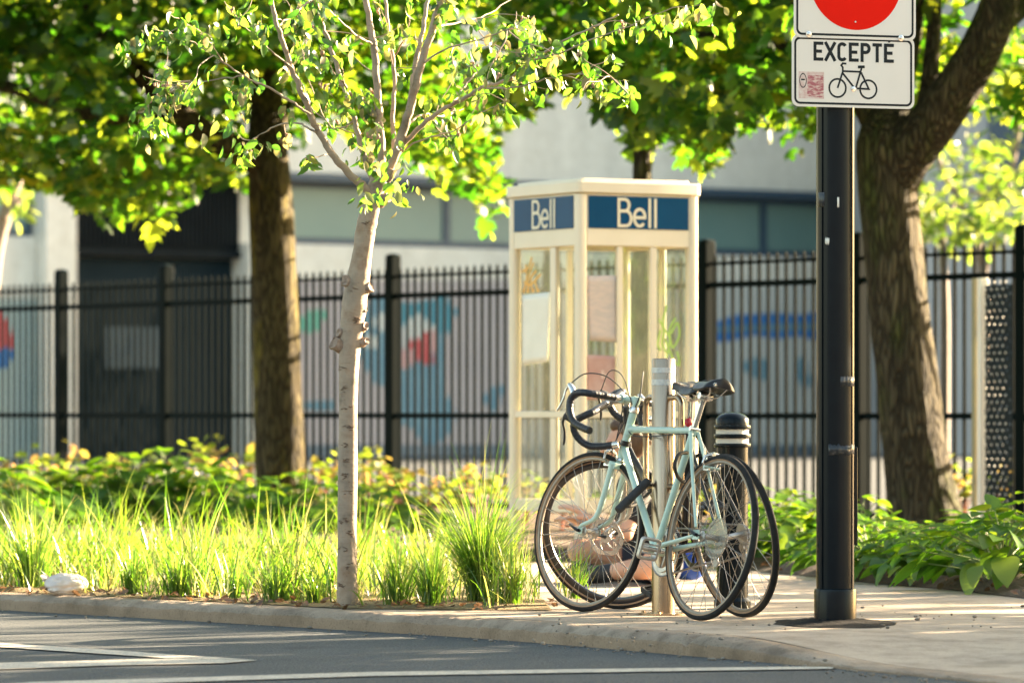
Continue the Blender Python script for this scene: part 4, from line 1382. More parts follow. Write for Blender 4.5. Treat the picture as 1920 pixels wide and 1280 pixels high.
for x, y, wd in [(640, 690, 16), (645, 728, 10), (650, 765, 18), (655, 800, 20), (650, 835, 18), (652, 862, 14), (648, 890, 12), (655, 920, 22), (645, 975, 14), (657, 998, 8), (648, 1030, 24), (655, 1060, 14), (640, 1095, 10), (690, 395, 14), (686, 420, 10), (662, 545, 10), (668, 600, 8)]:
    mk = MB()
    for q_ in range(rs.randint(5, 10)):      # a scar is a ragged cluster of short cracks
        dx, dy = rs.gauss(0, wd / 3.4), rs.gauss(0, 2.6)
        rr_ = 0.0415 if y > 660 else 0.041
        yy = y + dy
        cx_ = float(np.interp(yy, [b_[1] for b_ in tp[::-1]], [b_[0] for b_ in tp[::-1]]))
        ctr = P(cx_, yy, DB)
        hw_ = float(np.interp(yy, [b_[1] for b_ in tp[::-1]], tw[::-1])) / 2 / 440
        a0 = math.asin(max(-0.93, min(0.93, (x + dx - cx_) / 440 / hw_)))
        L_ = rs.uniform(0.06, 0.30)
        h0 = rs.uniform(0.0010, 0.0032)
        sl = rs.gauss(0, 0.003)
        vs, fs = [], []
        n = 6
        for i in range(n + 1):
            t = -1 + 2 * i / n
            a = a0 + L_ * t
            hh = h0 * (1 - t * t) * (1 + 0.6 * nz(i * 1.3, yy)) + 0.0003
            for s_, e_ in ((-1, -0.003), (-0.4, 0.0022), (0.4, 0.0022), (1, -0.003)):
                rr2 = hw_ * 1.02 + e_
                vs.append((ctr.x + rr2 * math.sin(a), DB - rr2 * math.cos(a), ctr.z + s_ * hh + sl * t))
        for i in range(n):
            for k in range(3):
                fs.append((4 * i + k, 4 * i + 4 + k, 4 * i + 5 + k, 4 * i + 1 + k))
        mk.add(vs, fs)
    mk.build('bark_scar', M['birch_scar'], birch, local=False, smooth=60)
# leaves: hanging groups along the thin branches
rng = np.random.default_rng(44)
pos, nrm = [], []
for s in BR[6:]:
    L = len(s)
    for i in range(L // 3, L):
        if rg.random() < 0.38:
            m = rg.choice([1, 2, 2, 3, 4, 6])
            for _ in range(m):
                pos.append(s[i] + Vector((rg.gauss(0, .016), rg.gauss(0, .016), rg.gauss(-0.012, .016))))
for x, y, m, sp in [(240, 90, 16, 14), (265, 75, 12, 12), (300, 120, 12, 16), (345, 70, 10, 14), (320, 140, 10, 14), (300, 165, 10, 16), (265, 205, 14, 14), (258, 240, 10, 12), (285, 225, 12, 14), (310, 205, 8, 16), (375, 235, 7, 20), (440, 165, 14, 14), (455, 180, 12, 16), (438, 235, 8, 20), (470, 150, 10, 14), (500, 270, 7, 14), (460, 285, 8, 16), (420, 290, 5, 14), (545, 210, 7, 10), (590, 90, 10, 12), (575, 110, 10, 14), (560, 40, 10, 16), (700, 295, 26, 22), (715, 320, 22, 20), (745, 350, 16, 20), (690, 375, 14, 9), (722, 270, 12, 20), (770, 330, 8, 16), (985, 80, 20, 20), (1005, 105, 22, 20), (965, 120, 16, 22), (985, 140, 10, 14), (1040, 90, 12, 16), (1240, 50, 10, 12), (1185, 165, 9, 10), (1330, 20, 18, 22), (1300, 30, 12, 20), (1190, 10, 10, 18), (1110, 20, 8, 20), (880, 40, 8, 24), (640, 90, 12, 20), (660, 190, 12, 18), (610, 190, 8, 14), (830, 190, 10, 22), (905, 200, 8, 20), (370, 50, 14, 20), (405, 90, 12, 20), (430, 30, 10, 24), (520, 20, 12, 26), (760, 60, 8, 22)]:
    dd = rg.gauss(-0.2, 0.35)
    for _ in range(m):
        pos.append(P(x + rg.gauss(0, sp), y + rg.gauss(0, sp), DB + dd + rg.gauss(0, 0.05)))
pos = np.array([tuple(p) for p in pos])
n = len(pos)
nrm = np.stack([rng.normal(0, 0.8, n), rng.normal(-0.5, 0.7, n), np.abs(rng.normal(0.35, 0.35, n))], 1)
# tips hang down: build the leaf frame from its hanging direction
tip = np.stack([rng.normal(0, 0.55, n), rng.normal(0, 0.45, n), -np.abs(rng.normal(0.9, 0.4, n))], 1)
tip /= np.linalg.norm(tip, axis=1, keepdims=True)
xax = np.cross(tip, nrm); xax /= np.linalg.norm(xax, axis=1, keepdims=True)
zax = np.cross(xax, tip)
Rm = np.stack([xax, tip, zax], 2)
T = np.repeat(TO[0][None], n, 0).copy()
T[:, :, 2] += rng.normal(-0.1, 0.3, n)[:, None] * T[:, :, 1] ** 2
T *= (rng.choice([0.028, 0.040, 0.052, 0.066], n, p=[.22, .28, .28, .22]))[:, None, None]
V = np.einsum('nij,nkj->nki', Rm, T) + pos[:, None, :]
np_mesh('crown', V, TO[1], M['birch_leaf'], birch, local=False)
mk = MB()
for k in range(46):
    s = rg.choice(BR[8:])
    q = s[rg.randrange(len(s) // 2, len(s))]
    c = q + Vector((rg.gauss(0, .012), rg.gauss(0, .012), -abs(rg.gauss(0.01, .01))))
    for _ in range(4):
        mk.ball(c + Vector((rg.gauss(0, .006), rg.gauss(0, .006), rg.gauss(0, .006))), (0.006, 0.005, 0.008), 6, 4)
o = mk.build('seed_clusters', M['seed'], birch, local=False)
tag(o, kind='stuff')

# ================================================================== GRASS
def pt_in(poly, x, y):
    c = False
    n = len(poly)
    j = n - 1
    for i in range(n):
        a, b = poly[i], poly[j]
        if ((a[1] > y) != (b[1] > y)) and (x < (b[0] - a[0]) * (y - a[1]) / (b[1] - a[1]) + a[0]):
            c = not c
        j = i
    return c
gpoly = [(p.x, p.y) for p in LB[:9]] + [(-0.9, 24.6), (-3.0, 25.4), (-6.0, 28.0)]
def grass_points(n, seed, clump=0.62):
    rr = random.Random(seed)
    out = []
    xs = [p[0] for p in gpoly]; ys = [p[1] for p in gpoly]
    while len(out) < n:
        x, y = rr.uniform(max(min(xs), -4.4), max(xs)), rr.uniform(min(ys), max(ys))
        if not pt_in(gpoly, x, y):
            continue
        if abs(x / y * F) > 1150:
            continue
        k = nz(x * 3.2, y * 3.2, 4) + 0.5 * nz(x * 9, y * 9, 2)
        if k < rr.uniform(-0.08, 0.42):
            continue
        px = 960 + x / y * F
        if px > 700 and rr.random() < 0.45:
            continue
        out.append((x, y))
    return np.array(out)
gp = grass_points(6300, 3)
n = len(gp)
base = np.concatenate([gp, np.full((n, 1), 0.01)], 1)
pxs = 960 + gp[:, 0] / gp[:, 1] * F
hl = np.array([0.275 + 0.19 * nz(a[0] * 1.3, a[1] * 1.3, 9) for a in gp])
hl = hl * np.where(pxs > 690, 0.80, 1.0) * np.where((pxs < 130), 1.12, 1.0)
rng = np.random.default_rng(8)
L = hl * np.where(rng.uniform(size=n) < 0.07, rng.uniform(1.4, 1.9, n), rng.uniform(0.40, 1.30, n))
V, Fc = blades(base, rng.uniform(0, 6.283, n), L, np.abs(rng.normal(0.12, 0.16, n)), np.abs(rng.normal(1.0, 0.7, n)), rng.uniform(0.0045, 0.0115, n))
o = np_mesh('grass', V, Fc, M['grass'])
tag(o, kind='stuff')
# low straw and litter between the clumps
gp = grass_points(5200, 13)
n = len(gp)
base = np.concatenate([gp, np.full((n, 1), 0.012)], 1)
V, Fc = blades(base, rng.uniform(0, 6.283, n), rng.uniform(0.06, 0.20, n), np.abs(rng.normal(0.7, 0.4, n)), np.abs(rng.normal(0.7, 0.5, n)), rng.uniform(0.003, 0.006, n), 4)
M['straw'] = leaf_mat('straw_blade', [(0.30, 0.24, 0.10), (0.46, 0.38, 0.20), (0.26, 0.28, 0.08), (0.52, 0.43, 0.25)], [(0.5, 0.42, 0.14), (0.6, 0.5, 0.2), (0.46, 0.52, 0.1), (0.66, 0.56, 0.3)], gloss=0.05)
o = np_mesh('dry_grass', V, Fc, M['straw'])
tag(o, kind='stuff')

def tuft(name, label, px, py, hpx, wpx, count, seed, lean=0.0, curl=0.7, mat='tuft', wd=(0.004, 0.008), group=None):
    b = G(px, py)
    s = F / b.y
    rng = np.random.default_rng(seed)
    n = count
    rr_ = np.abs(rng.normal(0, 0.28, n)) * wpx / s
    aa = rng.uniform(0, 6.283, n)
    base = np.stack([np.cos(aa) * rr_, np.sin(aa) * rr_, np.full(n, 0.008)], 1)
    az = np.where(rng.uniform(size=n) < 0.6, aa, rng.uniform(0, 6.283, n))
    L = hpx / s * rng.uniform(0.45, 1.12, n)
    ln = np.abs(rng.normal(0.10, 0.12, n))
    V, Fc = blades(base, az, L, ln, np.abs(rng.normal(curl, 0.5, n)), rng.uniform(wd[0], wd[1], n), 7)
    if lean:
        V[:, :, 0] += lean * (V[:, :, 2] / (hpx / s)) ** 2
    o = np_mesh(name, V + np.array(b)[None, None, :] * 0, Fc, M[mat])
    o.location = b
    tag(o, label, 'grass', group)
    return o
tuft('ornamental_grass', 'tallest arching clump of fountain grass left of the bicycles', 902, 1132, 255, 46, 640, 51, lean=-0.06, curl=1.05, wd=(0.003, 0.0062), mat='tuft')
o_ = bpy.data.objects['ornamental_grass']
rng = np.random.default_rng(5)
n = 46
base = np.stack([rng.normal(0, .03, n), rng.normal(0, .03, n), np.full(n, 0.01)], 1)
V, Fc = blades(base, rng.uniform(0, 6.283, n), rng.uniform(0.5, 0.80, n), np.abs(rng.normal(0.05, 0.06, n)), np.abs(rng.normal(0.55, 0.5, n)), rng.uniform(0.003, 0.0055, n), 9)
np_mesh('flower_stalks', V, Fc, M['grass'], o_)
TG = 'grass tufts along the kerb'
for i, (x, y, h_, w_, n_, lb) in enumerate([
    (250, 1117, 105, 46, 170, 'dark upright grass tuft right of the white plastic bag'),
    (338, 1121, 95, 80, 260, 'wide dark grass tuft halfway between the plastic bag and the birch'),
    (60, 1107, 170, 80, 240, 'tall grass tuft left of the white plastic bag'),
    (520, 1131, 100, 60, 150, 'green grass tuft leaning just left of the birch'),
    (590, 1133, 70, 40, 80, 'small grass tuft at the foot of the birch on its left'),
    (745, 1139, 130, 52, 150, 'loose green grass tuft just right of the birch'),
    (810, 1140, 140, 44, 170, 'upright grass tuft beside the tallest grass clump'),
    (960, 1139, 130, 70, 170, 'straw-coloured grass tuft between the tallest clump and the front wheels'),
    (440, 1126, 90, 46, 90, 'thin grass tuft in the middle of the grassy strip'),
]):
    tuft('grass_tuft', lb, x, y, h_, w_, n_, 60 + i, curl=0.65, group=TG, mat='tuft' if i not in (7,) else 'grass')
tuft('grass_tuft', 'sparse grass tuft growing right behind the front bicycle wheels', 1078, 1125, 120, 70, 70, 78, curl=0.8, group=TG, mat='grass')

# ================================================================== HOSTAS
THo = ovate_template(0.72, 0.16, droop=0.30, heart=True)
def hosta_leaves(count, rad, seed, size):
    rng = np.random.default_rng(seed)
    n = count
    az = np.arange(n) * 2.39996 + rng.normal(0, 0.3, n)
    t = np.sqrt((np.arange(n) + 0.5) / n)                  # 0 inner, 1 outer
    rr_ = rad * t * rng.uniform(0.75, 1.1, n)
    z = 0.34 * (1 - 0.78 * t ** 1.6) * rng.uniform(0.85, 1.15, n) * (rad / 0.42)
    pos = np.stack([np.cos(az) * rr_, np.sin(az) * rr_, z + 0.03], 1)
    pitch = 0.40 - 0.80 * t + rng.normal(0, 0.22, n)         # leaf blade points up inside, droops outside
    tip = np.stack([np.cos(az) * np.cos(pitch), np.sin(az) * np.cos(pitch), np.sin(pitch)], 1)
    side = np.stack([-np.sin(az), np.cos(az), rng.normal(0, 0.25, n)], 1)
    side /= np.linalg.norm(side, axis=1, keepdims=True)
    up = np.cross(side, tip) * -1
    up = np.where(up[:, 2:3] < 0, -up, up)
    x = np.cross(tip, up)
    Rm = np.stack([x, tip, up], 2)
    T = np.repeat(THo[0][None], n, 0) * (size * rng.uniform(0.7, 1.2, n) * (0.75 + 0.35 * t))[:, None, None]
    return np.einsum('nij,nkj->nki', Rm, T) + pos[:, None, :], pos
def hosta_proto(count, rad, seed, size, label):
    V, pos = hosta_leaves(count, rad, seed, size)
    t = thing('hosta_plant', label, 'plant', (0, 0, 0), group='hosta plants in the beds')
    o = np_mesh('leaves', V, THo[1], M['hosta'], t)
    s = o.modifiers.new('round', 'SUBSURF'); s.levels = s.render_levels = 1
    mb = MB()
    for p in pos[::2]:
        p = Vector(p)
        mb.tube([Vector((0, 0, 0)), Vector((p.x * 0.35, p.y * 0.35, p.z * 0.75)), p], [0.005, 0.004, 0.003], 5)
    mb.build('stems', M['green_stem'], t)
    return t
HP = []
spots = [   # px, py of the foot, scale, label
    (1440, 1064, 0.92, 'hosta behind the rear bicycle wheels, left of the sign post'),
    (1512, 1062, 0.88, 'hosta half hidden behind the left side of the sign post'),
    (1628, 1084, 0.80, 'hosta in the front row just right of the sign post'),
    (1700, 1091, 0.72, 'hosta in the front row below the leaning maple trunk'),
    (1765, 1097, 0.70, 'smaller hosta at the front edge, right of the maple trunk'),
    (1880, 1108, 1.05, 'largest hosta with broad leaves at the right edge'),
    (1930, 1085, 1.10, 'hosta cut by the right edge, behind the largest one'),
    (1610, 1048, 0.85, 'bright hosta left of the maple foot'),
    (1660, 1060, 0.70, 'hosta against the left foot of the leaning maple'),
    (1855, 1062, 0.85, 'hosta behind the right front row near the gate'),
    (1465, 1036, 0.9, 'rear hosta by the fence, between bollard and sign post'),
    (1400, 1052, 0.85, 'hosta right behind the black bollard'),
    (1560, 1070, 0.6, 'small low hosta hidden behind the foot of the sign post'),
    (1735, 1070, 0.62, 'low hosta directly in front of the maple foot'),
    (1820, 1088, 0.78, 'hosta in the front row, second from the right edge'),
]
protos = [(95, 0.43, 1, 0.145), (105, 0.45, 2, 0.135), (85, 0.41, 3, 0.15)]
for i, (x, y, sc_, lb) in enumerate(spots):
    b = G(x, y)
    if i < 3:
        t = hosta_proto(*protos[i], lb)
        HP.append(t)
        t.matrix_world = Matrix.Translation(b) @ Matrix.Rotation(i * 1.1, 4, 'Z') @ Matrix.Diagonal((sc_, sc_, sc_, 1))
    else:
        t = copy_tree(HP[i % 3], b, i * 1.37, sc_, lb)
# hostas behind the grass on the left
left_h = [(-20, 1010, 1.3, 'hosta behind the tall grass at the left edge'), (60, 1002, 1.1, 'hosta behind the grass, second from the left edge'), (150, 1000, 1.2, 'hosta behind the grass in line with the white plastic bag'),
          (240, 1000, 1.3, 'glowing hosta mound behind the grass, left of the mossy maple'), (310, 998, 1.35, 'broadest hosta mound behind the grass, near the second fence post'), (385, 1000, 1.2, 'hosta between the broadest mound and the mossy maple'),
          (455, 1003, 1.0, 'hosta just left of the mossy maple foot'), (560, 1008, 1.0, 'hosta in front of the mossy maple foot'), (615, 1010, 1.0, 'hosta behind the birch trunk, left side'), (700, 1018, 1.0, 'hosta behind the birch trunk, right side')]
for i, (x, y, sc_, lb) in enumerate(left_h):
    b = G(x, y)
    copy_tree(HP[i % 3], b, i * 2.1 + 0.4, sc_ * 1.02, lb)

# ================================================================== BRONZE-LEAVED PERENNIALS
TB = ovate_template(0.62, 0.15, droop=0.15)
def bronze_proto(count, hgt, rad, seed, label):
    rng = np.random.default_rng(seed)
    t = thing('bronze_plant', label, 'plant', (0, 0, 0), group='bronze and yellow leaved perennials by the fence')
    mb = MB()
    tips = []
    for k in range(9):
        a = rng.uniform(0, 6.28); rr_ = rad * rng.uniform(0.2, 1.0); h_ = hgt * rng.uniform(0.55, 1.0)
        tp = Vector((math.cos(a) * rr_, math.sin(a) * rr_, h_))
        mb.tube(smooth_path([Vector((0, 0, 0)), Vector((tp.x * 0.3, tp.y * 0.3, h_ * 0.6)), tp], 4), [0.006, 0.005, 0.003], 6)
        tips.append(tp)
    mb.build('stems', M['pink_stem'], t)
    pos = np.array([tuple(tips[i % 9]) for i in range(count)]) + rng.normal(0, 0.055, (count, 3)) * np.array([1.2, 1.2, 0.8])
    nrm = np.stack([rng.normal(0, .5, count), rng.normal(0, .5, count), np.abs(rng.normal(.8, .3, count))], 1)
    V = cloud(TB[0], pos, nrm, rng.uniform(0, 6.28, count), 0.085 * rng.uniform(.7, 1.3, count))
    np_mesh('leaves', V, TB[1], M['red_leaf'], t)
    return t
BP = []
bz_spots = [(20, 965, 0.95, 'yellow-bronze perennial by the fence at the left edge'), (75, 968, 1.0, 'yellow perennial left of the leftmost fence post'), (122, 955, 1.25, 'taller yellow perennial in front of the leftmost fence post'), (180, 965, 1.0, 'yellow-bronze perennial right of the leftmost fence post'),
            (235, 965, 0.95, 'bronze perennial between the two left fence posts'), (290, 962, 1.0, 'yellow perennial at the foot of the second fence post'), (345, 965, 0.85, 'bronze perennial right of the second fence post'), (425, 962, 1.3, 'tall pink-stemmed perennial left of the mossy maple'), (455, 972, 0.9, 'low bronze perennial against the mossy maple'),
            (598, 968, 1.1, 'perennial right of the mossy maple trunk'), (690, 985, 0.9, 'yellow perennial right behind the birch'), (745, 975, 1.15, 'rust-red perennial at the foot of the middle fence post'), (800, 985, 0.8, 'low rust-red perennial right of the middle fence post'), (860, 980, 0.9, 'perennial behind the tallest grass clump'), (905, 985, 1.0, 'perennial left of the phone booth'), (985, 1000, 0.9, 'orange-leaved perennial seen under the phone booth'), (1050, 1005, 0.9, 'bronze perennial behind the front bicycle wheels'),
            (1805, 990, 1.1, 'reddish perennial right of the leaning maple foot'), (1880, 985, 1.1, 'bronze perennial in front of the gate'), (1915, 975, 1.2, 'tall reddish perennial at the right edge'), (1360, 995, 0.8, 'perennial by the fence right of the phone booth')]
for i, (x, y, sc_, lb) in enumerate(bz_spots):
    b = G(x, y + (6 if i else 6))
    if i < 2:
        t = bronze_proto(70, 0.44, 0.30, 70 + i, lb)
        BP.append(t)
        t.matrix_world = Matrix.Translation(b) @ Matrix.Diagonal((sc_, sc_, sc_, 1))
    else:
        copy_tree(BP[i % 2], b, i * 1.9, sc_, lb)
# leaf litter on the mulch and along the kerb
rng = np.random.default_rng(91)
q = []
for x, y in zip(rng.uniform(1330, 1960, 260), rng.uniform(0, 1, 260)):
    yb = np.interp(x, [1330, 1440, 1540, 1650, 1800, 1960], [1058, 1073, 1083, 1094, 1107, 1126])
    p = G(x, yb - 2 - 22 * y ** 2 + 2 * rng.normal())
    q.append((p.x, p.y, 0.03 + 0.02 * y))
for k in range(240):       # dry bits along the front edge of the grassy strip
    x = rng.uniform(-40, 1050)
    yb = np.interp(x, [-330, 0, 350, 652, 860, 1035], [1089, 1109, 1125, 1141, 1143, 1144])
    p = G(x, yb + 2 - 14 * rng.uniform() ** 2)
    q.append((p.x, p.y, 0.02))
q = np.array(q)
nrm = np.stack([rng.normal(0, .5, len(q)), rng.normal(0, .5, len(q)), np.ones(len(q))], 1)
V = cloud(TB[0], q, nrm, rng.uniform(0, 6.28, len(q)), 0.045 * rng.uniform(.5, 1.2, len(q)))
M['litter'] = leaf_mat('dead_leaf', [(0.14, 0.075, 0.04), (0.22, 0.12, 0.06), (0.09, 0.05, 0.03)], [(0.2, 0.1, 0.04), (0.3, 0.16, 0.07), (0.14, 0.08, 0.04)], mix=0.25)
o = np_mesh('leaf_litter', V, TB[1], M['litter'])
tag(o, kind='stuff')
# ================================================================== PHONE BOOTH
BD = 25.6
b0 = P(1085, 0, BD); b0.z = 0
BA = R(30.0)
BM = Matrix.Rotation(BA, 3, 'Z')
booth = thing('phone_booth', 'old cream glass phone booth with blue header panels in the planting bed', 'phone booth', b0, BM)
W = 0.80
ZT, ZH0, ZH1 = 2.06, 1.77, 2.065
def post(mb, x, y, s=0.062, z0=0.0, z1=ZT):
    mb.prism([(p[0] + x, p[1] + y) for p in rrect(-s / 2, -s / 2, s / 2, s / 2, 0.022, 5)], z0, z1)
e = 0.031
for x, y in ((e, e), (W - e, e), (e, W - e), (W - e, W - e)):
    mb = MB(); post(mb, x, y); mb.build('post', M['cream'], booth)
# roof: rounded fascia with a shallow raised cap
mb = MB()
mb.prism(rrect(-0.014, -0.014, W + 0.014, W + 0.014, 0.035, 6), ZH1 + 0.002, 2.132)
mb.prism(rrect(0.035, 0.035, W - 0.035, W - 0.035, 0.03, 6), 2.132, 2.150)
mb.build('roof', M['cream'], booth, bevel=0.005)
faces = {   # name: matrix (x along the face as read, y up, z outwards)
    'right': frame((0, 0, 0), (1, 0, 0), (0, 0, 1)),
    'left': frame((0, W, 0), (0, -1, 0), (0, 0, 1)),
    'back': frame((W, W, 0), (-1, 0, 0), (0, 0, 1)),
    'side': frame((W, 0, 0), (0, 1, 0), (0, 0, 1)),
}
bars_of = {'right': [(0.262, 0.300), (0.485, 0.528)], 'left': [(0.455, 0.515)], 'back': [(0.385, 0.42)], 'side': [(0.33, 0.37)]}
def fbox(mb, Mx, u0, u1, z0, z1, d0, d1):
    mb.prism([(u0, z0), (u1, z0), (u1, z1), (u0, z1)], d0, d1, Mx)
for nm, Mx in faces.items():
    mb = MB()
    fbox(mb, Mx, 0.06, W - 0.06, ZH0, ZH1, -0.045, -0.008)
    hd = mb.build('header', M['cream'], booth, bevel=0.004)
    mb = MB()
    fbox(mb, Mx, 0.06, W - 0.06, 0.80, 0.838, -0.045, -0.012)
    fbox(mb, Mx, 0.06, W - 0.06, 0.265, 0.335, -0.045, -0.010)
    for a, b in bars_of[nm]:
        fbox(mb, Mx, a, b, 0.337, 0.798, -0.043, -0.014)
        fbox(mb, Mx, a, b, 0.840, ZH0 - 0.002, -0.043, -0.014)
    mb.build('rails', M['cream'], booth, bevel=0.004)
    ed = [0.062] + [q for ab in bars_of[nm] for q in ab] + [W - 0.062]
    for k in range(0, len(ed), 2):
        for z0, z1 in ((0.338, 0.797), (0.841, ZH0 - 0.003)):
            mb = MB()
            fbox(mb, Mx, ed[k] + 0.001, ed[k + 1] - 0.001, z0, z1, -0.032, -0.028)
            mb.build('glass_pane', M['glass'], booth, smooth=0)
    if nm in ('right', 'left'):
        mb = MB()
        fbox(mb, Mx, 0.068, W - 0.068, 1.868, 2.052, -0.0078, -0.002)
        sp = mb.build('sign_panel', M['blue_sign'], hd, bevel=0.001)
        # lettering
        mb = MB()
        cx, cz, hh = (0.40, 1.885, 0.15) if nm == 'right' else (0.42, 1.885, 0.15)
        k = 1.0
        x = cx - 0.135
        wd = 0.017
        zz = [0]
        def st(pts, closed=False):
            zz[0] += 1
            mb.stroke(pts, wd, -0.0018, 0.0004 + 0.00015 * zz[0], Mx, closed)
        # B
        st([(x, cz - wd / 2), (x, cz + hh + wd / 2)])
        st([(x + .004, cz + hh)] + arc(x + 0.040, cz + hh * 0.78, 0.028, 90, -90, 10, hh * 0.22) + [(x + .004, cz + hh * 0.56)])
        st([(x + .004, cz + hh * 0.555)] + arc(x + 0.048, cz + hh * 0.28, 0.034, 90, -90, 10, hh * 0.28) + [(x + .004, cz)])
        # e
        ex = x + 0.138
        st([(ex - 0.028, cz + hh * 0.32), (ex + 0.034, cz + hh * 0.32)] + arc(ex, cz + hh * 0.32, 0.036, 0, 318, 24, hh * 0.32)[1:])
        # l l
        st([(x + 0.205, cz - wd / 2), (x + 0.205, cz + hh + wd / 2)])
        st([(x + 0.243, cz - wd / 2), (x + 0.243, cz + hh + wd / 2)])
        mb.build('lettering', M['cream_letter'], hd, smooth=0)
mb = MB()
mb.box2((0.03, 0.03, -0.02), (W - 0.03, W - 0.03, 0.03))
mb.build('base_plate', M['cream'], booth, bevel=0.004)
# papers and scribbles on the glass
M['poster_pink'] = pm('pink_poster', (0.58, 0.47, 0.42), (0.46, 0.40, 0.38), 0.6, vscale=26, stretch=(0.5, 1, 2.2))
M['poster_teal'] = pm('teal_print', (0.20, 0.42, 0.38), (0.42, 0.48, 0.42), 0.6, vscale=24, stretch=(0.5, 1, 2.5))
M['poster_red'] = pm('burgundy_poster', (0.40, 0.22, 0.20), (0.46, 0.30, 0.27), 0.6, vscale=12)
M['pink_print'] = pm('pink_print', (0.62, 0.48, 0.42), (0.58, 0.44, 0.40), 0.6)
def wm(Mx):
    return Matrix.Translation(b0) @ BM.to_4x4() @ Mx
def paper(name, label, Mx, pts, mat, d=-0.0275, curl=0.012):
    W2 = wm(Mx)
    n = 10
    mb = MB()
    (xa, ya), (xb, yb), (xc, yc), (xd, yd) = pts           # tl, tr, br, bl
    vs, fs = [], []
    for i in range(n + 1):
        for j in range(n + 1):
            s, t = i / n, j / n
            x = (xa * (1 - s) + xb * s) * (1 - t) + (xd * (1 - s) + xc * s) * t
            y = (ya * (1 - s) + yb * s) * (1 - t) + (yd * (1 - s) + yc * s) * t
            vs.append(W2 @ Vector((x, y, d + 0.001 + curl * (abs(t - 0.45) ** 2) + 0.004 * abs(nz(s * 3, t * 3, x)))))
    for i in range(n):
        for j in range(n):
            a = i * (n + 1) + j
            fs.append((a, a + 1, a + n + 2, a + n + 1))
    mb.add(vs, fs)
    t = thing(name, label, 'poster', W2 @ Vector(((xa + xc) / 2, (ya + yc) / 2, 0)))
    o = mb.build('sheet', mat, t, local=False)
    s = o.modifiers.new('t', 'SOLIDIFY'); s.thickness = 0.0008
    return t, W2, o
RX, LX = faces['right'], faces['left']
t, W2, sh = paper('poster', 'white paper sheet behind the left glass of the phone booth', LX, [(0.125, 1.505), (0.44, 1.515), (0.41, 1.12), (0.125, 1.10)], M['paper'])
t, W2, sh = paper('poster', 'pinkish notice with teal bottom taped inside the front glass of the booth', RX, [(0.066, 1.60), (0.262, 1.605), (0.264, 1.225), (0.085, 1.235)], M['poster_pink'])
mb = MB()
mb.prism([(0.080, 1.245), (0.258, 1.235), (0.258, 1.31), (0.20, 1.30), (0.20, 1.38), (0.245, 1.42), (0.258, 1.47), (0.258, 1.32), (0.078, 1.325)][:2] + [(0.258, 1.36), (0.079, 1.325)], -0.0262, -0.0255, W2)
mb.build('print', M['poster_teal'], t, local=False, smooth=0)
t, W2, sh = paper('poster', 'burgundy poster low on the front glass, above the handlebars', RX, [(0.064, 1.155), (0.256, 1.150), (0.255, 0.90), (0.064, 0.90)], M['poster_red'])
mb = MB()
for k, (x, y, w_, h_) in enumerate([(0.10, 1.09, 0.012, 0.03), (0.22, 1.09, 0.012, 0.02), (0.165, 1.02, 0.014, 0.05), (0.185, 1.02, 0.010, 0.06), (0.175, 0.96, 0.016, 0.04), (0.19, 0.945, 0.010, 0.03)]):
    mb.prism([(x, y), (x + w_, y + 0.002), (x + w_, y + h_), (x, y + h_)], -0.0262 + k * 1e-4, -0.0250 + k * 1e-4, W2)
o = mb.build('print', M['pink_print'], t, local=False, smooth=0)
M['scribble_green'] = pm('green_marker', (0.35, 0.55, 0.08), (0.40, 0.60, 0.12), 0.5)
M['scribble_orange'] = pm('orange_marker', (0.72, 0.34, 0.05), (0.70, 0.42, 0.10), 0.5)
def scribble(name, mat, Mx, strokes, wd):
    mb = MB()
    for k, s in enumerate(strokes):
        sm = [(p.x, p.y) for p in smooth_path([(a, b, 0) for a, b in s], 5)]
        mb.stroke(sm, wd, -0.0278, -0.0272 + 0.0001 * k, Mx)
    return mb.build(name, mat, booth, smooth=0)
scribble('green_scribble', M['scribble_green'], RX, [[(0.55, 1.36), (0.58, 1.30), (0.57, 1.22), (0.60, 1.17)], [(0.60, 1.44), (0.575, 1.33), (0.62, 1.25), (0.60, 1.14)], [(0.66, 1.37), (0.62, 1.30), (0.64, 1.20), (0.685, 1.27), (0.67, 1.34), (0.63, 1.28)], [(0.59, 1.25), (0.64, 1.14), (0.685, 1.10), (0.67, 1.18)], [(0.56, 1.30), (0.54, 1.22), (0.56, 1.18)]], 0.012)
scribble('orange_scribble', M['scribble_orange'], LX, [[(0.13, 1.52), (0.17, 1.60), (0.16, 1.68)], [(0.18, 1.52), (0.20, 1.62), (0.25, 1.69)], [(0.24, 1.52), (0.22, 1.60), (0.28, 1.64)], [(0.30, 1.52), (0.27, 1.58), (0.33, 1.62)], [(0.14, 1.58), (0.21, 1.56), (0.29, 1.60)], [(0.12, 1.64), (0.19, 1.66), (0.23, 1.72)]], 0.016)

# ================================================================== SIGN POST
sb = G(1566, 1168)
SPM = Matrix.Rotation(R(20), 3, 'Z')
sign = thing('sign_post', 'thick black fluted post carrying a red disc sign and a bicycle exception plate', 'sign post', sb, SPM)
SS = F / sb.y
mb = MB()
prof = []
nf = 192
rr_ = 0.0745
for k in range(nf):       # round tube with four channel grooves
    a = 360.0 * k / nf
    g = min(abs((a - c + 180) % 360 - 180) for c in (22.5, 112.5, 205.0, 307.5))
    r_ = rr_ - (0.0055 if g < 2.6 else (0.002 if g < 4.2 else 0))
    prof.append((r_ * math.cos(R(a)), r_ * math.sin(R(a))))
mb.prism(prof, 0.0, 3.3)
mb.build('pole', M['black_paint'], sign, smooth=30)
mb = MB()
mb.lathe([(0.074, 0.0), (0.0835, 0.0), (0.0835, 0.125), (0.081, 0.136), (0.074, 0.139)], 48)
mb.build('base_sleeve', M['black_paint'], sign)
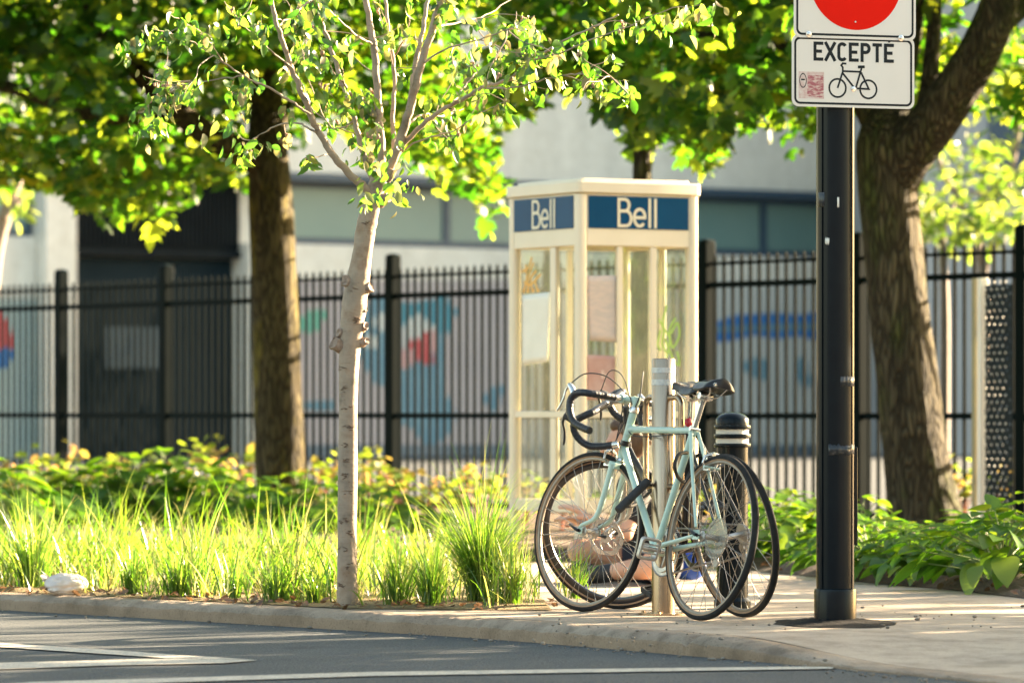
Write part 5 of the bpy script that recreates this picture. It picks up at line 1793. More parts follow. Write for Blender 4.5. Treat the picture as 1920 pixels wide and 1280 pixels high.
# plates
PM_ = frame((0, 0, 0), (1, 0, 0), (0, 0, 1))
def sp(px, py):       # photo pixel on the sign face -> plate coordinates
    return ((px - 1597) / SS / math.cos(R(20)) + 0.032, H - (py - 4.0 * (px - 1597) / 118 * 0.5 - HY) / SS)
Dp = 0.098
def plate(name, x0, x1, y0, y1, d):
    a, b = sp(x0, y1), sp(x1, y0)
    a = (a[0], sp(1597, y1)[1]); b = (b[0], sp(1597, y0)[1])
    mb = MB()
    mb.prism(rrect(a[0], a[1], b[0], b[1], 0.028, 6), d, d + 0.003, PM_)
    o = mb.build(name, M['sign_white'], sign, bevel=0.0006)
    mb = MB()
    i0, i1 = 0.010, 0.0185
    mb.ring(rrect(a[0] + i0, a[1] + i0, b[0] - i0, b[1] - i0, 0.024, 6), rrect(a[0] + i1, a[1] + i1, b[0] - i1, b[1] - i1, 0.017, 6), d + 0.0028, d + 0.0036, PM_)
    mb.build('border', M['sign_black'], o, smooth=0)
    return o, a, b
tab, ta, tb = plate('exception_plate', 1480, 1715, 71, 205, Dp)
top, ua, ub = plate('no_entry_plate', 1483, 1717, -168, 77, Dp + 0.004)
# red disc with its white bar
mb = MB()
dc = sp(1601, -34)
disc_r = 0.198
mb.lathe([(disc_r, Dp + 0.0068), (disc_r, Dp + 0.0078), (0, Dp + 0.0078)], 96, PM_ @ Matrix.Translation((dc[0], dc[1], 0)))
mb.build('red_disc', M['sign_red'], top, smooth=20)
mb = MB()
mb.prism([(dc[0] - 0.15, dc[1] - 0.035), (dc[0] + 0.15, dc[1] - 0.035), (dc[0] + 0.15, dc[1] + 0.035), (dc[0] - 0.15, dc[1] + 0.035)], Dp + 0.0076, Dp + 0.0086, PM_)
mb.build('white_bar', M['sign_white'], top, smooth=0)
for px, py in ((1511, 69), (1688, 74)):
    mb = MB(); c = sp(px, py)
    mb.lathe([(0.012, 0), (0.012, 0.003), (0.007, 0.004), (0.007, 0.009), (0.004, 0.011), (0, 0.011)], 20, PM_ @ Matrix.Translation((c[0], c[1], Dp + 0.0066)))
    mb.build('bolt', M['chrome'], top)
mb = MB(); c = sp(1600, 45)
mb.lathe([(0.0035, 0), (0.0035, 0.0025), (0, 0.003)], 12, PM_ @ Matrix.Translation((c[0], c[1], Dp + 0.0076)))
mb.build('rivet', M['alloy'], top)
# EXCEPTÉ
mb = MB()
zk = [0]
def s2(pts, wd=0.0128, closed=False, end=0.0):
    zk[0] += 1
    mb.stroke(pts, wd, Dp + 0.0026, Dp + 0.0034 + 0.00008 * zk[0], PM_, closed, end)
a0, a1 = sp(1521, 118), sp(1675, 85)
bz0, bz1 = a0[1] + 0.0064, a1[1] - 0.0064
LW = a1[0] - a0[0]
lw = 0.042
gap_ = (LW - 7 * lw) / 6
def LX_(i): return a0[0] + i * (lw + gap_)
hz = bz1 - bz0
def letE(x, acc=False):
    s2([(x + 0.0064, bz0 - .0064), (x + 0.0064, bz1 + 0.0064)])
    for y, l in ((bz0, 1.0), (bz0 + hz * 0.5, 0.86), (bz1, 1.0)):
        s2([(x + 0.006, y), (x + lw * l, y)])
    if acc:
        s2([(x + 0.018, bz1 + 0.013), (x + 0.030, bz1 + 0.022)], 0.009)
x = LX_(0); letE(x)
x = LX_(1); s2([(x, bz0 - .006), (x + lw, bz1 + .006)]); s2([(x, bz1 + .006), (x + lw, bz0 - .006)])
x = LX_(2); s2(arc(x + lw / 2 + 0.001, bz1 - 0.0135, lw / 2 - 0.0064, 25, 180, 12, 0.0135) + arc(x + lw / 2 + 0.001, bz0 + 0.0135, lw / 2 - 0.0064, 180, 335, 12, 0.0135))
x = LX_(3); letE(x)
x = LX_(4); s2([(x + 0.0064, bz0 - .0064), (x + 0.0064, bz1 + .0064)]); s2([(x + 0.006, bz1)] + arc(x + lw - 0.020, bz1 - hz * 0.25, 0.0145, 90, -90, 10, hz * 0.25) + [(x + 0.006, bz1 - hz * 0.5)])
x = LX_(5); s2([(x + lw / 2, bz0 - .0064), (x + lw / 2, bz1)]); s2([(x + 0.001, bz1), (x + lw - 0.001, bz1)])
x = LX_(6); letE(x, True)
mb.build('lettering', M['sign_black'], tab, smooth=0)
# bicycle symbol
mb = MB()
zk[0] = 0
wl, wr = sp(1567, 168.5), sp(1626, 170.5)
rw = 0.0355
for c in (wl, wr):
    s2([(c[0] + rw * math.cos(R(k * 10)), c[1] + rw * math.sin(R(k * 10))) for k in range(36)], 0.0075, True)
def bp(px, py): return sp(px, py)
bbp, hd_, st_, sd_ = bp(1599, 169), bp(1577, 135), bp(1611, 136), bp(1615, 129)
s2([wl, bp(1577, 138), bp(1577, 130), bp(1573, 125)], 0.0075)
s2([bp(1574, 126), bp(1577, 122.5), bp(1583, 123)], 0.0075, end=0.002)
s2([bp(1577, 137), bp(1612, 138)], 0.0075)
s2([bp(1577, 141), bp(1600, 169)], 0.0075)
s2([bp(1613, 131), bp(1602, 168)], 0.0075)
s2([bp(1604, 169), bp(1627, 170), bp(1612, 139)], 0.0075)
s2([bp(1606, 129), bp(1619, 128.5)], 0.011)
mb.build('bicycle_symbol', M['sign_black'], tab, smooth=0)
mb = MB(); c = sp(1597, 170)
mb.lathe([(0.010, 0), (0.010, 0.002), (0.006, 0.003), (0.006, 0.007), (0, 0.008)], 18, PM_ @ Matrix.Translation((c[0], c[1], Dp + 0.0036)))
mb.build('bolt', M['chrome'], tab)
# worn sticker on the plate
stk = MB()
a, b = sp(1493, 188), sp(1541, 139)
stk.prism([(a[0], a[1]), (b[0], a[1]), (b[0], b[1]), (a[0], b[1])], Dp + 0.0031, Dp + 0.0035, PM_)
so = stk.build('sticker', M['sticker'], tab, smooth=0)
stk = MB()
a, b = sp(1509, 186), sp(1540, 145)
stk.prism([(a[0], a[1] + .004), (b[0], a[1]), (b[0], b[1]), (a[0] + .002, b[1] - .003)], Dp + 0.0033, Dp + 0.0038, PM_)
stk.build('print', M['sticker_red'], tab, smooth=0)
stk = MB()
c = sp(1501, 155)
stk.ring(arc(c[0], c[1], 0.0155, 0, 350, 23, 0.029), arc(c[0], c[1], 0.0125, 0, 350, 23, 0.025), Dp + 0.0034, Dp + 0.0040, PM_)
stk.prism([(c[0] - .008, c[1]), (c[0] + .008, c[1] + 0.001), (c[0] + .008, c[1] + .006), (c[0] - .008, c[1] + .007)], Dp + 0.0034, Dp + 0.0041, PM_)
stk.build('print_outline', M['sign_black'], tab, smooth=0)
# clamps behind the plates
mb = MB()
for z in (2.12, 2.62):
    mb.lathe([(0.0755, z - 0.012), (0.0785, z - 0.012), (0.0785, z + 0.012), (0.0755, z + 0.012)], 40)
    mb.box((0.03, -0.085, z), (0.06, 0.022, 0.03))
mb.build('clamp', M['alloy'], sign)
# remains of tape and stickers on the pole
def wrap(name, z0, z1, a0_, a1_, mat, r_=0.0752, jag=0.0):
    mb = MB()
    n = 18
    vs, fs = [], []
    for i in range(n + 1):
        a = R(a0_ + (a1_ - a0_) * i / n)
        j0, j1 = jag * nz(i * 0.9, z0), jag * nz(i * 0.9, z1 + 7)
        vs += [(r_ * math.cos(a), r_ * math.sin(a), z0 + j0), (r_ * math.cos(a), r_ * math.sin(a), z1 + j1)]
    for i in range(n):
        fs.append((2 * i, 2 * i + 2, 2 * i + 3, 2 * i + 1))
    mb.add(vs, fs)
    o = mb.build(name, mat, sign)
    s = o.modifiers.new('t', 'SOLIDIFY'); s.thickness = 0.0006
def zpx(y): return H - (y - HY) / SS
wrap('tape', zpx(724), zpx(706), 262, 345, M['clear_tape'], jag=0.008)
wrap('tape', zpx(852), zpx(834), 225, 338, M['clear_tape'], jag=0.012)
wrap('sticker_scrap', zpx(390), zpx(372), 252, 258, M['paper'], jag=0.006)
wrap('sticker_scrap', zpx(458), zpx(448), 214, 228, M['paper'], jag=0.01)
wrap('tape', zpx(388), zpx(362), 185, 212, M['clear_tape'], jag=0.004)
# strap of the cable guard at the right of the pole
mb = MB()
c = Vector((0.079, -0.012, 0))
mb.box2((0.073, -0.022, zpx(1022)), (0.088, 0.006, zpx(838)))
mb.build('cable_guard', M['black_paint'], sign, bevel=0.003)

# asphalt heap round the pole foot
mb = MB()
vs, fs = [], []
nr, na = 14, 56
for i in range(nr + 1):
    for k in range(na):
        a = 2 * math.pi * k / na
        edge = 1 + 0.20 * nz(math.cos(a) * 1.7, math.sin(a) * 1.7, 3) + 0.09 * nz(math.cos(a) * 6, math.sin(a) * 6, 5)
        t = i / nr
        r_ = 0.08 + (0.25 * edge - 0.08) * t
        z = 0.014 * (1 - t) ** 1.3 + (0.007 * nz(r_ * math.cos(a) * 40, r_ * math.sin(a) * 40) + 0.004) * (1 - t * 0.8) + 0.001
        if i == nr: z = -0.004
        vs.append((sb.x + r_ * math.cos(a) * 1.0, sb.y + r_ * math.sin(a) * 1.5, z))
for i in range(nr):
    for k in range(na):
        l = (k + 1) % na
        fs.append((i * na + k, i * na + l, (i + 1) * na + l, (i + 1) * na + k))
mb.add(vs, fs)
o = mb.build('asphalt_patch', M['patch'], smooth=80)
tag(o, kind='structure')

# ================================================================== BOLLARD
bb = G(1373, 1139)
SB_ = F / bb.y
bol = thing('bollard', 'black round bollard with two cream reflective bands behind the rear wheels', 'bollard', bb)
r0 = 29.5 / SB_
rz = lambda y: H - (y - HY) / SB_
mb = MB()
mb.lathe([(r0 + 0.012, 0), (r0 + 0.012, 0.03), (r0, 0.045), (r0, rz(838)), (r0 * 0.9, rz(838) + 0.001)], 40)
mb.build('shaft', M['black_paint'], bol)
mb = MB()
for y0, y1 in ((838, 831), (821, 813.5), (804, 797)):
    mb.lathe([(r0 * 0.8, rz(y0)), (r0 * 1.16, rz(y0)), (r0 * 1.19, rz((y0 + y1) / 2)), (r0 * 1.16, rz(y1)), (r0 * 0.8, rz(y1))], 44)
mb.build('rings', M['black_paint'], bol)
for y0, y1 in ((831, 821), (813.5, 804)):
    mb = MB()
    mb.lathe([(r0 * 0.79, rz(y0) + .0005), (r0 * 1.04, rz(y0) + .0005), (r0 * 1.04, rz(y1) - .0005), (r0 * 0.79, rz(y1) - .0005)], 44)
    mb.build('reflective_band', M['band_and_glint_white'], bol)
mb = MB()
mb.lathe([(r0 * 0.8, rz(797) + 0.0006), (r0 * 1.05, rz(797) + .0006), (r0 * 1.05, rz(785)), (r0 * 1.0, rz(783)), (r0 * 0.86, rz(778.5)), (r0 * 0.6, rz(774.5)), (r0 * 0.3, rz(772.5)), (0, rz(772))], 44)
mb.build('cap', M['black_paint'], bol)

# ================================================================== BIKE RACK POST
rb = G(1244, 1151)
SR = F / rb.y
RF = Vector((-0.50, 0.866, 0))
rack = thing('bike_rack', 'stainless steel bicycle parking post with two side loops between the bicycles', 'bike rack', rb, Matrix(((RF.x, -RF.y, 0), (RF.y, RF.x, 0), (0, 0, 1))))
pr = 22.0 / SR
zt = H - (672 - HY) / SR
mb = MB()
mb.lathe([(pr, 0.006), (pr, zt - 0.004), (pr - 0.003, zt), (0, zt + 0.0005)], 48)
mb.build('post', M['steel'], rack)
for y0, y1 in ((699, 689), (722, 711)):
    mb = MB()
    mb.lathe([(pr + 0.0002, H - (y0 - HY) / SR), (pr + 0.0012, H - (y0 - HY) / SR), (pr + 0.0012, H - (y1 - HY) / SR), (pr + 0.0002, H - (y1 - HY) / SR)], 48)
    mb.build('reflective_tape', M['reflect_tape'], rack)
zl1, zl0 = H - (745 - HY) / SR, H - (912 - HY) / SR
for s in (1, -1):
    mb = MB()
    L = 0.138
    pts = [(0.03 * s, 0, zl1)] + [(s * (L - 0.035 + 0.035 * math.sin(R(a))), 0, zl1 - 0.035 + 0.035 * math.cos(R(a))) for a in range(0, 91, 15)] + [(s * (L - 0.025 + 0.025 * math.cos(R(a))), 0, zl0 + 0.025 - 0.025 * math.sin(R(a))) for a in range(0, 91, 15)] + [(s * 0.03, 0, zl0)]
    mb.tube(pts, 0.0125, 16)
    mb.build('loop', M['steel'], rack)
mb = MB()
mb.lathe([(0.0, 0.0), (0.105, 0.0), (0.105, 0.006), (0.06, 0.0075), (0.0, 0.0075)], 48)
for k in range(4):
    a = R(45 + 90 * k)
    mb.lathe([(0.009, 0.006), (0.009, 0.013), (0.005, 0.016), (0, 0.016)], 8, Matrix.Translation((0.085 * math.cos(a), 0.085 * math.sin(a), 0)))
mb.build('base_flange', M['steel'], rack)
# ================================================================== BICYCLES
RW = 0.335
def wheel(parent, ctr, Mx, rim_mat, deep=False, rotor=False, cassette=False, seed=0, tan=True, hub_w=0.05):
    """wheel about the local y axis; ctr = axle; Mx extra transform (steering)"""
    T = Mx @ Matrix.Translation(ctr) @ Matrix.Rotation(R(90), 4, 'X')
    ri = 0.299 if deep else 0.305
    mb = MB()
    mb.lathe([(0.0085, -hub_w), (0.0085, -hub_w + 0.006), (0.021, -hub_w + 0.010), (0.021, -hub_w + 0.013), (0.011, -hub_w + 0.020), (0.011, hub_w - 0.020), (0.021, hub_w - 0.013), (0.021, hub_w - 0.010), (0.0085, hub_w - 0.006), (0.0085, hub_w)], 24, T)
    w_ = mb.build('wheel', M['alloy'] if not deep else M['frame_black'], parent)
    # tyre with tan walls
    mb = MB()
    rt = 0.0142
    prof = []
    for k in range(20):
        a = 2 * math.pi * k / 20
        prof.append((RW - rt + rt * math.cos(a), rt * 0.98 * math.sin(a)))
    m0 = len(prof)
    mb.lathe(prof, 96, T, closed=True)
    for i in range(len(mb.f)):
        k = i // 96
        a = 360 * (k + 0.5) / 20
        if tan and 100 < a < 152 or tan and 208 < a < 260:
            mb.mi[i] = 1
    mb.build('tyre', [M['tyre'], M['tan']], w_)
    mb = MB()
    d = 0.024 if deep else 0.009
    mb.lathe([(0.3095, -0.0095), (0.3115, -0.009), (0.3085, -0.006), (0.3085, 0.006), (0.3115, 0.009), (0.3095, 0.0095), (0.3085 - d * 0.7, 0.0085), (0.3085 - d, 0.004), (0.3085 - d, -0.004), (0.3085 - d * 0.7, -0.0085)], 96, T, closed=True)
    mb.build('rim', rim_mat, w_)
    mb = MB()
    n = 32
    for k in range(n):
        side = 1 if k % 2 else -1
        a_r = 2 * math.pi * k / n + seed
        off = (1 if (k // 2) % 2 else -1) * R(62)
        a_h = a_r + off
        p0 = T @ Vector((0.020 * math.cos(a_h), 0.020 * math.sin(a_h), side * (hub_w - 0.0115)))
        p1 = T @ Vector(((0.3085 - d) * math.cos(a_r), (0.3085 - d) * math.sin(a_r), side * 0.002))
        mb.tube([p0, p1], 0.00125, 5)
        q = p1 + (p0 - p1).normalized() * 0.014
        mb.tube([p1, q], 0.0022, 5)
    mb.build('spokes', M['spoke'], w_)
    if rotor:
        mb = MB()
        yk = 0.066
        prof_n = 60
        outer = [((0.080 + 0.0025 * math.sin(6 * 2 * math.pi * k / prof_n)) * math.cos(2 * math.pi * k / prof_n), (0.080 + 0.0025 * math.sin(6 * 2 * math.pi * k / prof_n)) * math.sin(2 * math.pi * k / prof_n)) for k in range(prof_n)]
        inner = [(0.062 * math.cos(2 * math.pi * k / prof_n), 0.062 * math.sin(2 * math.pi * k / prof_n)) for k in range(prof_n)]
        mb.ring(outer, inner, -yk - 0.001, -yk + 0.001, T)
        for k in range(6):
            a = 2 * math.pi * k / 6
            mb.stroke([(0.022 * math.cos(a + .6), 0.022 * math.sin(a + .6)), (0.045 * math.cos(a + .35), 0.045 * math.sin(a + .35)), (0.063 * math.cos(a), 0.063 * math.sin(a))], 0.008, -yk - 0.0008, -yk + 0.0008, T)
        mb.lathe([(0.024, -yk - 0.002), (0.024, -yk + 0.012), (0.012, -yk + 0.012)], 24, T)
        mb.build('disc_rotor', M['chrome'], w_)
    if cassette:
        mb = MB()
        for k in range(6):
            r_ = 0.021 + 0.0042 * k
            pts = []
            nt_ = 2 * int(14 + 2 * k)
            for q in range(nt_):
                rr2 = r_ + (0.003 if q % 2 else -0.001)
                pts.append((rr2 * math.cos(2 * math.pi * q / nt_), rr2 * math.sin(2 * math.pi * q / nt_)))
            z = hub_w + 0.008 - 0.0055 * k
            mb.prism(pts, z, z + 0.0022, T)
        mb.build('cassette', M['alloy'], w_)
        mb = MB()
    if cassette == 'guard':
        mb.lathe([(0.016, hub_w - 0.0302), (0.083, hub_w - 0.0345), (0.083, hub_w - 0.0357), (0.016, hub_w - 0.0317)], 48, T, closed=True)
        M.setdefault('spoke_guard', glass_mat('spoke_guard_plastic', (0.75, 0.72, 0.65), 0.28, (0.55, 0.50, 0.42)))
        mb.build('spoke_guard', M['spoke_guard'], w_)
    return w_

def bar_wrap(mb, pts, r_):
    """handlebar tape: overlapping turns"""
    s = smooth_path(pts, 14)
    L = 0
    rad = []
    for i in range(len(s)):
        if i: L += (s[i] - s[i - 1]).length
        ph_ = (L / 0.017) % 1.0
        rad.append(r_ * (1.0 + 0.10 * (1 - ph_) - 0.03))
    mb.tube(s, rad, 14)

def saddle(parent, c, mat, nose=0.155, tail=0.125, wd=0.150, tilt=0.0, badge=False):
    """c: top of the seat post"""
    mb = MB()
    n, k = 22, 17
    T = Matrix.Translation(c) @ Matrix.Rotation(tilt, 4, 'Y')
    vs, fs = [], []
    for i in range(n + 1):
        t = i / n
        x = -tail + (tail + nose) * t
        if t < 0.42:
            w_ = wd / 2 * (1 - 0.10 * (t / 0.42) ** 2) * math.sqrt(max(0.0, 1 - (1 - min(1, t / 0.10)) ** 2) * 0.75 + 0.25)
        else:
            q = min(1.0, (t - 0.42) / 0.58)
            w_ = wd / 2 * (0.90 * (1 - q) ** 1.5 + 0.235 * (1 - (1 - q) ** 1.5))
        if t > 0.94:
            w_ *= math.sqrt(max(0.05, 1 - ((t - 0.94) / 0.06) ** 2))
        zt_ = 0.062 + 0.014 * (1 - t / 0.3) ** 2 * (1 if t < 0.3 else 0) + 0.004 * t
        drop = 0.040 if t < 0.5 else 0.030
        for j in range(k):
            a = math.pi * j / (k - 1)
            u = math.cos(a)
            y = w_ * math.copysign(abs(u) ** 0.8, u)
            z = zt_ - drop * (abs(u) ** 2.6) - 0.006 * math.exp(-(u / 0.18) ** 2) * (1 if 0.15 < t < 0.8 else 0)
            vs.append(T @ Vector((x, y, z)))
    for i in range(n):
        for j in range(k - 1):
            fs.append((i * k + j, (i + 1) * k + j, (i + 1) * k + j + 1, i * k + j + 1))
    fs.append(tuple(range(k)))
    fs.append(tuple(n * k + j for j in range(k - 1, -1, -1)))
    mb.add(vs, fs)
    o = mb.build('saddle', mat, parent, smooth=70)
    s = o.modifiers.new('t', 'SOLIDIFY'); s.thickness = 0.010; s.offset = -1
    mb = MB()
    for y in (-0.021, 0.021):
        mb.tube([T @ Vector(p) for p in smooth_path([(-0.095, y * 1.9, 0.040), (-0.055, y, 0.004), (0.05, y, 0.006), (0.125, y * 0.5, 0.036)], 5)], 0.0036, 8)
    mb.lathe([(0.0, -0.03), (0.014, -0.03), (0.020, -0.012), (0.020, 0.012), (0.014, 0.03), (0, 0.03)], 14, T @ Matrix.Translation((0, 0, 0.004)) @ Matrix.Rotation(R(90), 4, 'X'))
    mb.build('saddle_rails', M['chrome'], o)
    if badge:
        mb = MB()
        for k in range(6):
            a = k * math.pi / 3
            mb.ball((T @ Vector((-tail - 0.003 , 0.040 + 0.007 * math.cos(a), 0.045 + 0.007 * math.sin(a)))), 0.0028, 8, 5)
        mb.ball(T @ Vector((-tail - 0.004, 0.040, 0.045)), 0.0038, 8, 6)
        mb.build('rivet', M['chrome'], o)
    return o

def bicycle(name, label, contact, heading, lean, steer, spec):
    m = Matrix.Rotation(heading, 3, 'Z') @ Matrix.Rotation(lean, 3, 'X')
    t = thing(name, label, 'bicycle', contact, m)
    fm = M[spec['paint']]
    ax = spec.get('axle', 0.952)
    A0, A1 = Vector((0, 0, RW)), Vector((ax, 0, RW))
    BB = Vector((0.418, 0, 0.272))
    ST = Vector((0.252, 0, 0.778))
    HT, HB = Vector((0.756, 0, 0.842)), Vector((0.802, 0, 0.650))
    hax = (HB - HT).normalized()
    S = Matrix.Translation(HB) @ Matrix.Rotation(-steer, 4, hax) @ Matrix.Translation(-HB)
    TT = Vector((0.765, 0, 0.770))
    mb = MB()
    mb.tube([TT, Vector((0.25, 0, 0.766))], 0.0138, 18)                       # top tube
    mb.tube([Vector((0.793, 0, 0.690)), BB], 0.0152, 18)                      # down tube
    mb.tube([ST, BB], 0.0146, 18)                                             # seat tube
    mb.tube([HT, HB], 0.0165, 18)                                             # head tube
    for p, r_ in ((TT, 0.0185), (Vector((0.793, 0, 0.690)), 0.0190)):          # lugs
        mb.tube([p - hax * 0.022, p + hax * 0.022], r_, 18)
    mb.tube([TT, TT + Vector((-0.045, 0, 0))], [0.0172, 0.0145], 16)
    mb.tube([Vector((0.793, 0, 0.690)), Vector((0.793, 0, 0.690)) + (BB - Vector((0.793, 0, 0.690))).normalized() * 0.05], [0.018, 0.0158], 16)
    mb.tube([ST + Vector((0.002, 0, 0.004)), ST - (ST - BB).normalized() * 0.03], 0.0172, 16)
    mb.tube([BB + Vector((0, 0.036, 0)), BB - Vector((0, 0.036, 0))], 0.0205, 20)
    for s in (1, -1):
        drop = Vector((0.004, 0.064 * s, RW + 0.002))
        mb.tube([ST + Vector((-0.006, 0.016 * s, -0.016)), ST + Vector((-0.05, 0.030 * s, -0.10)), drop + Vector((0.02, 0, 0.03))], [0.0078, 0.0082, 0.0062], 12)
        mb.tube([BB + Vector((-0.02, 0.030 * s, 0.0)), Vector((0.30, 0.040 * s, 0.292)), drop + Vector((0.03, 0, -0.005))], [0.0112, 0.0105, 0.0072], 12)
        mb.box(drop + Vector((0.012, 0, 0.0)), (0.045, 0.006, 0.038))
    mb.tube([Vector((0.078, 0.036, 0.616 - 0.0)), Vector((0.078, -0.036, 0.616))], 0.006, 10)   # brake bridge on the seat stays
    mb.tube([Vector((0.335, 0.04, 0.288)), Vector((0.335, -0.04, 0.288))], 0.006, 10)
    mb.build('frame', fm, t)
    # headset, fork, stem
    mb = MB()
    mb.tube([HT, HT - hax * 0.012, HT - hax * 0.024], [0.0215, 0.0215, 0.0165], 20)
    mb.tube([HB, HB + hax * 0.010, HB + hax * 0.016], [0.0175, 0.0215, 0.0195], 20)
    mb.build('headset', M['chrome'] if spec['paint'] == 'mint' else M['frame_black'], t)
    mb = MB()
    CR = HB + hax * 0.034
    mb.tube([HB + hax * 0.012, CR + hax * 0.006], 0.0165, 16)
    mb.box(CR, (0.040, 0.088, 0.026), Matrix.Rotation(-math.atan2(hax.x, -hax.z), 3, 'Y'))
    for s in (1, -1):
        tip = A1 + Vector((0.0, 0.052 * s, 0.0))
        d = CR + Vector((0, 0.040 * s, 0))
        p1 = d + hax * 0.14
        mb.tube(smooth_path([d - hax * 0.006, p1, d + hax * 0.23 + Vector((0.012, 0.004 * s, 0)), tip + Vector((-0.006, 0, 0.022)), tip], 6), [0.0135, 0.0130, 0.0105, 0.0078, 0.0066], 14)
        mb.box(tip, (0.026, 0.006, 0.028))
    mb.xf(S)
    mb.build('fork', fm if spec['paint'] == 'mint' else M['alloy'], t, bevel=0.004)
    quill = HT - hax * spec.get('quill', 0.052)
    clamp = quill + Vector((0.078, 0, 0.004))
    mb = MB()
    mb.tube([HT - hax * 0.02, quill - hax * 0.012], 0.0118, 14)
    mb.tube([quill + hax * 0.016, quill - hax * 0.014], 0.0158, 18)
    mb.tube([quill, (quill + clamp) / 2, clamp], [0.0145, 0.0125, 0.0135], 16)
    mb.tube([clamp + Vector((0, 0.020, 0)), clamp - Vector((0, 0.020, 0))], 0.0190, 18)
    mb.xf(S)
    mb.build('stem', fm if spec['paint'] == 'mint' else M['alloy'], t)
    # drop bar, taped; rot turns it about the clamp
    hw = 0.198
    rotb = Matrix.Translation(clamp) @ Matrix.Rotation(spec.get('bar_tilt', 0.0), 4, 'Y') @ Matrix.Translation(-clamp)
    X = S @ rotb
    def side_pts(s):
        c = clamp
        return [c + Vector((0.000, s * 0.055, 0.000)), c + Vector((0.004, s * 0.12, 0.001)), c + Vector((0.014, s * 0.175, 0.001)), c + Vector((0.045, s * 0.197, 0.000)), c + Vector((0.085, s * 0.200, -0.010)),
                c + Vector((0.103, s * 0.202, -0.040)), c + Vector((0.095, s * 0.204, -0.085)), c + Vector((0.060, s * 0.206, -0.125)), c + Vector((0.005, s * 0.208, -0.142)), c + Vector((-0.045, s * 0.209, -0.150))]
    mb = MB()
    mb.tube([clamp + Vector((0, 0.06, 0)), clamp - Vector((0, 0.06, 0))], 0.0127, 16)
    mb.xf(X)
    hb = mb.build('handlebar', M['chrome'], t)
    for s in (1, -1):
        mb = MB()
        bar_wrap(mb, side_pts(s), 0.0150)
        mb.xf(X)
        mb.build('grip_tape', M['tape'], hb, smooth=80)
        mb = MB()
        q = side_pts(s)
        mb.tube([q[-1], q[-1] + (q[-1] - q[-2]).normalized() * (0.028 if spec.get('bar_end') else 0.007)], [0.0150, 0.0145], 14)
        mb.xf(X)
        mb.build('end_plug', M['chrome'] if spec.get('bar_end') else M['black_rubber'], hb)
        # brake lever: hood, body, blade
        h0 = clamp + Vector((0.092, s * 0.201, -0.004))
        mb = MB()
        mb.tube([h0 + Vector((-0.004, 0, -0.014)), h0 + Vector((0.012, 0, 0.012)), h0 + Vector((0.034, 0, 0.030))], [0.013, 0.0145, 0.011], 14)
        mb.xf(X)
        lv = mb.build('brake_lever', M['chrome'] if spec.get('silver_lever') else M['black_rubber'], hb)
        mb = MB()
        b = [h0 + Vector((0.030, 0, 0.026)), h0 + Vector((0.048, 0, 0.006)), h0 + Vector((0.054, 0.002 * s, -0.030)), h0 + Vector((0.068, 0.004 * s, -0.066)), h0 + Vector((0.080, 0.006 * s, -0.086))]
        mb.tube(smooth_path(b, 5), [0.0065, 0.0055, 0.005, 0.0055, 0.004], 10)
        mb.xf(X)
        mb.build('lever_blade', M['chrome'] if spec.get('silver_lever') else M['frame_black'], lv)
    # cables
    if spec.get('cables'):
        mb = MB()
        h1 = X @ (clamp + Vector((0.122, 0.201, 0.028)))
        e1 = S @ (quill + Vector((0.022, 0.010, -0.02)))
        mb.tube(smooth_path([h1, h1.lerp(e1, 0.22) + Vector((0, 0, 0.062)), h1.lerp(e1, 0.55) + Vector((0, 0, 0.080)), h1.lerp(e1, 0.85) + Vector((0, 0, 0.045)), e1, S @ (HB + Vector((0.045, 0.012, 0.04)))], 8), 0.0026, 8)
        h2 = X @ (clamp + Vector((0.120, -0.201, 0.028)))
        e2 = quill + Vector((-0.02, 0, 0.02))
        mb.tube(smooth_path([h2, h2.lerp(e2, 0.4) + Vector((0, 0, 0.09)), h2.lerp(e2, 0.82) + Vector((0, 0, 0.085)), e2, TT + Vector((-0.03, 0.012, -0.02)), ST + Vector((0.03, 0.012, -0.026))], 8), 0.0024, 8)
        mb.tube(smooth_path([S @ (HB + Vector((0.045, 0.012, 0.04))), S @ (HB + Vector((0.052, 0.006, -0.02))), S @ (HB + Vector((0.056, 0, -0.05)))], 4), 0.0022, 6)
        mb.build('cable', M['black_rubber'], t)
    # brakes
    def caliper(c, Mx, nm):
        mb = MB()
        for s in (1, -1):
            mb.tube([Mx @ (c + Vector(p)) for p in [(0, 0.004 * s, 0.022), (0.002, 0.028 * s, 0.012), (0.002, 0.034 * s, -0.014), (0, 0.018 * s, -0.036)]], [0.0065, 0.006, 0.0055, 0.0045], 10)
            mb.box(Mx @ (c + Vector((0, 0.0135 * s, -0.038))), (0.040, 0.008, 0.010), (Mx.to_3x3()))
        mb.tube([Mx @ (c + Vector((-0.016, 0, 0.02))), Mx @ (c + Vector((0.022, 0, 0.02)))], 0.007, 12)
        mb.tube([Mx @ (c + Vector((0.004, 0.030, 0.012))), Mx @ (c + Vector((0.004, 0.034, 0.045)))], 0.004, 8)
        return mb.build(nm, M['chrome'], t)
    caliper(Vector((ax - 0.085, 0, RW + 0.322)), S, 'front_brake') if spec['paint'] == 'mint' else None
    caliper(Vector((0.090, 0, RW + 0.312)), Matrix.Identity(4), 'rear_brake')
    # seat post and saddle
    sd = (ST - BB).normalized()
    sp_h = spec.get('post', 0.125)
    top_ = ST + sd * sp_h
    mb = MB()
    mb.tube([ST - sd * 0.01, top_], 0.0128, 18)
    mb.tube([top_ - sd * 0.02, top_ + sd * 0.004], [0.0128, 0.017], 18)
    mb.build('seat_post', M['chrome'], t)
    mb = MB()
    mb.tube([ST + Vector((-0.012, 0.020, -0.006)), ST + Vector((-0.012, -0.020, -0.006))], 0.006, 10)
    mb.tube([ST + Vector((-0.012, 0.020, -0.006)), ST + Vector((-0.012, 0.028, -0.006))], 0.009, 12)
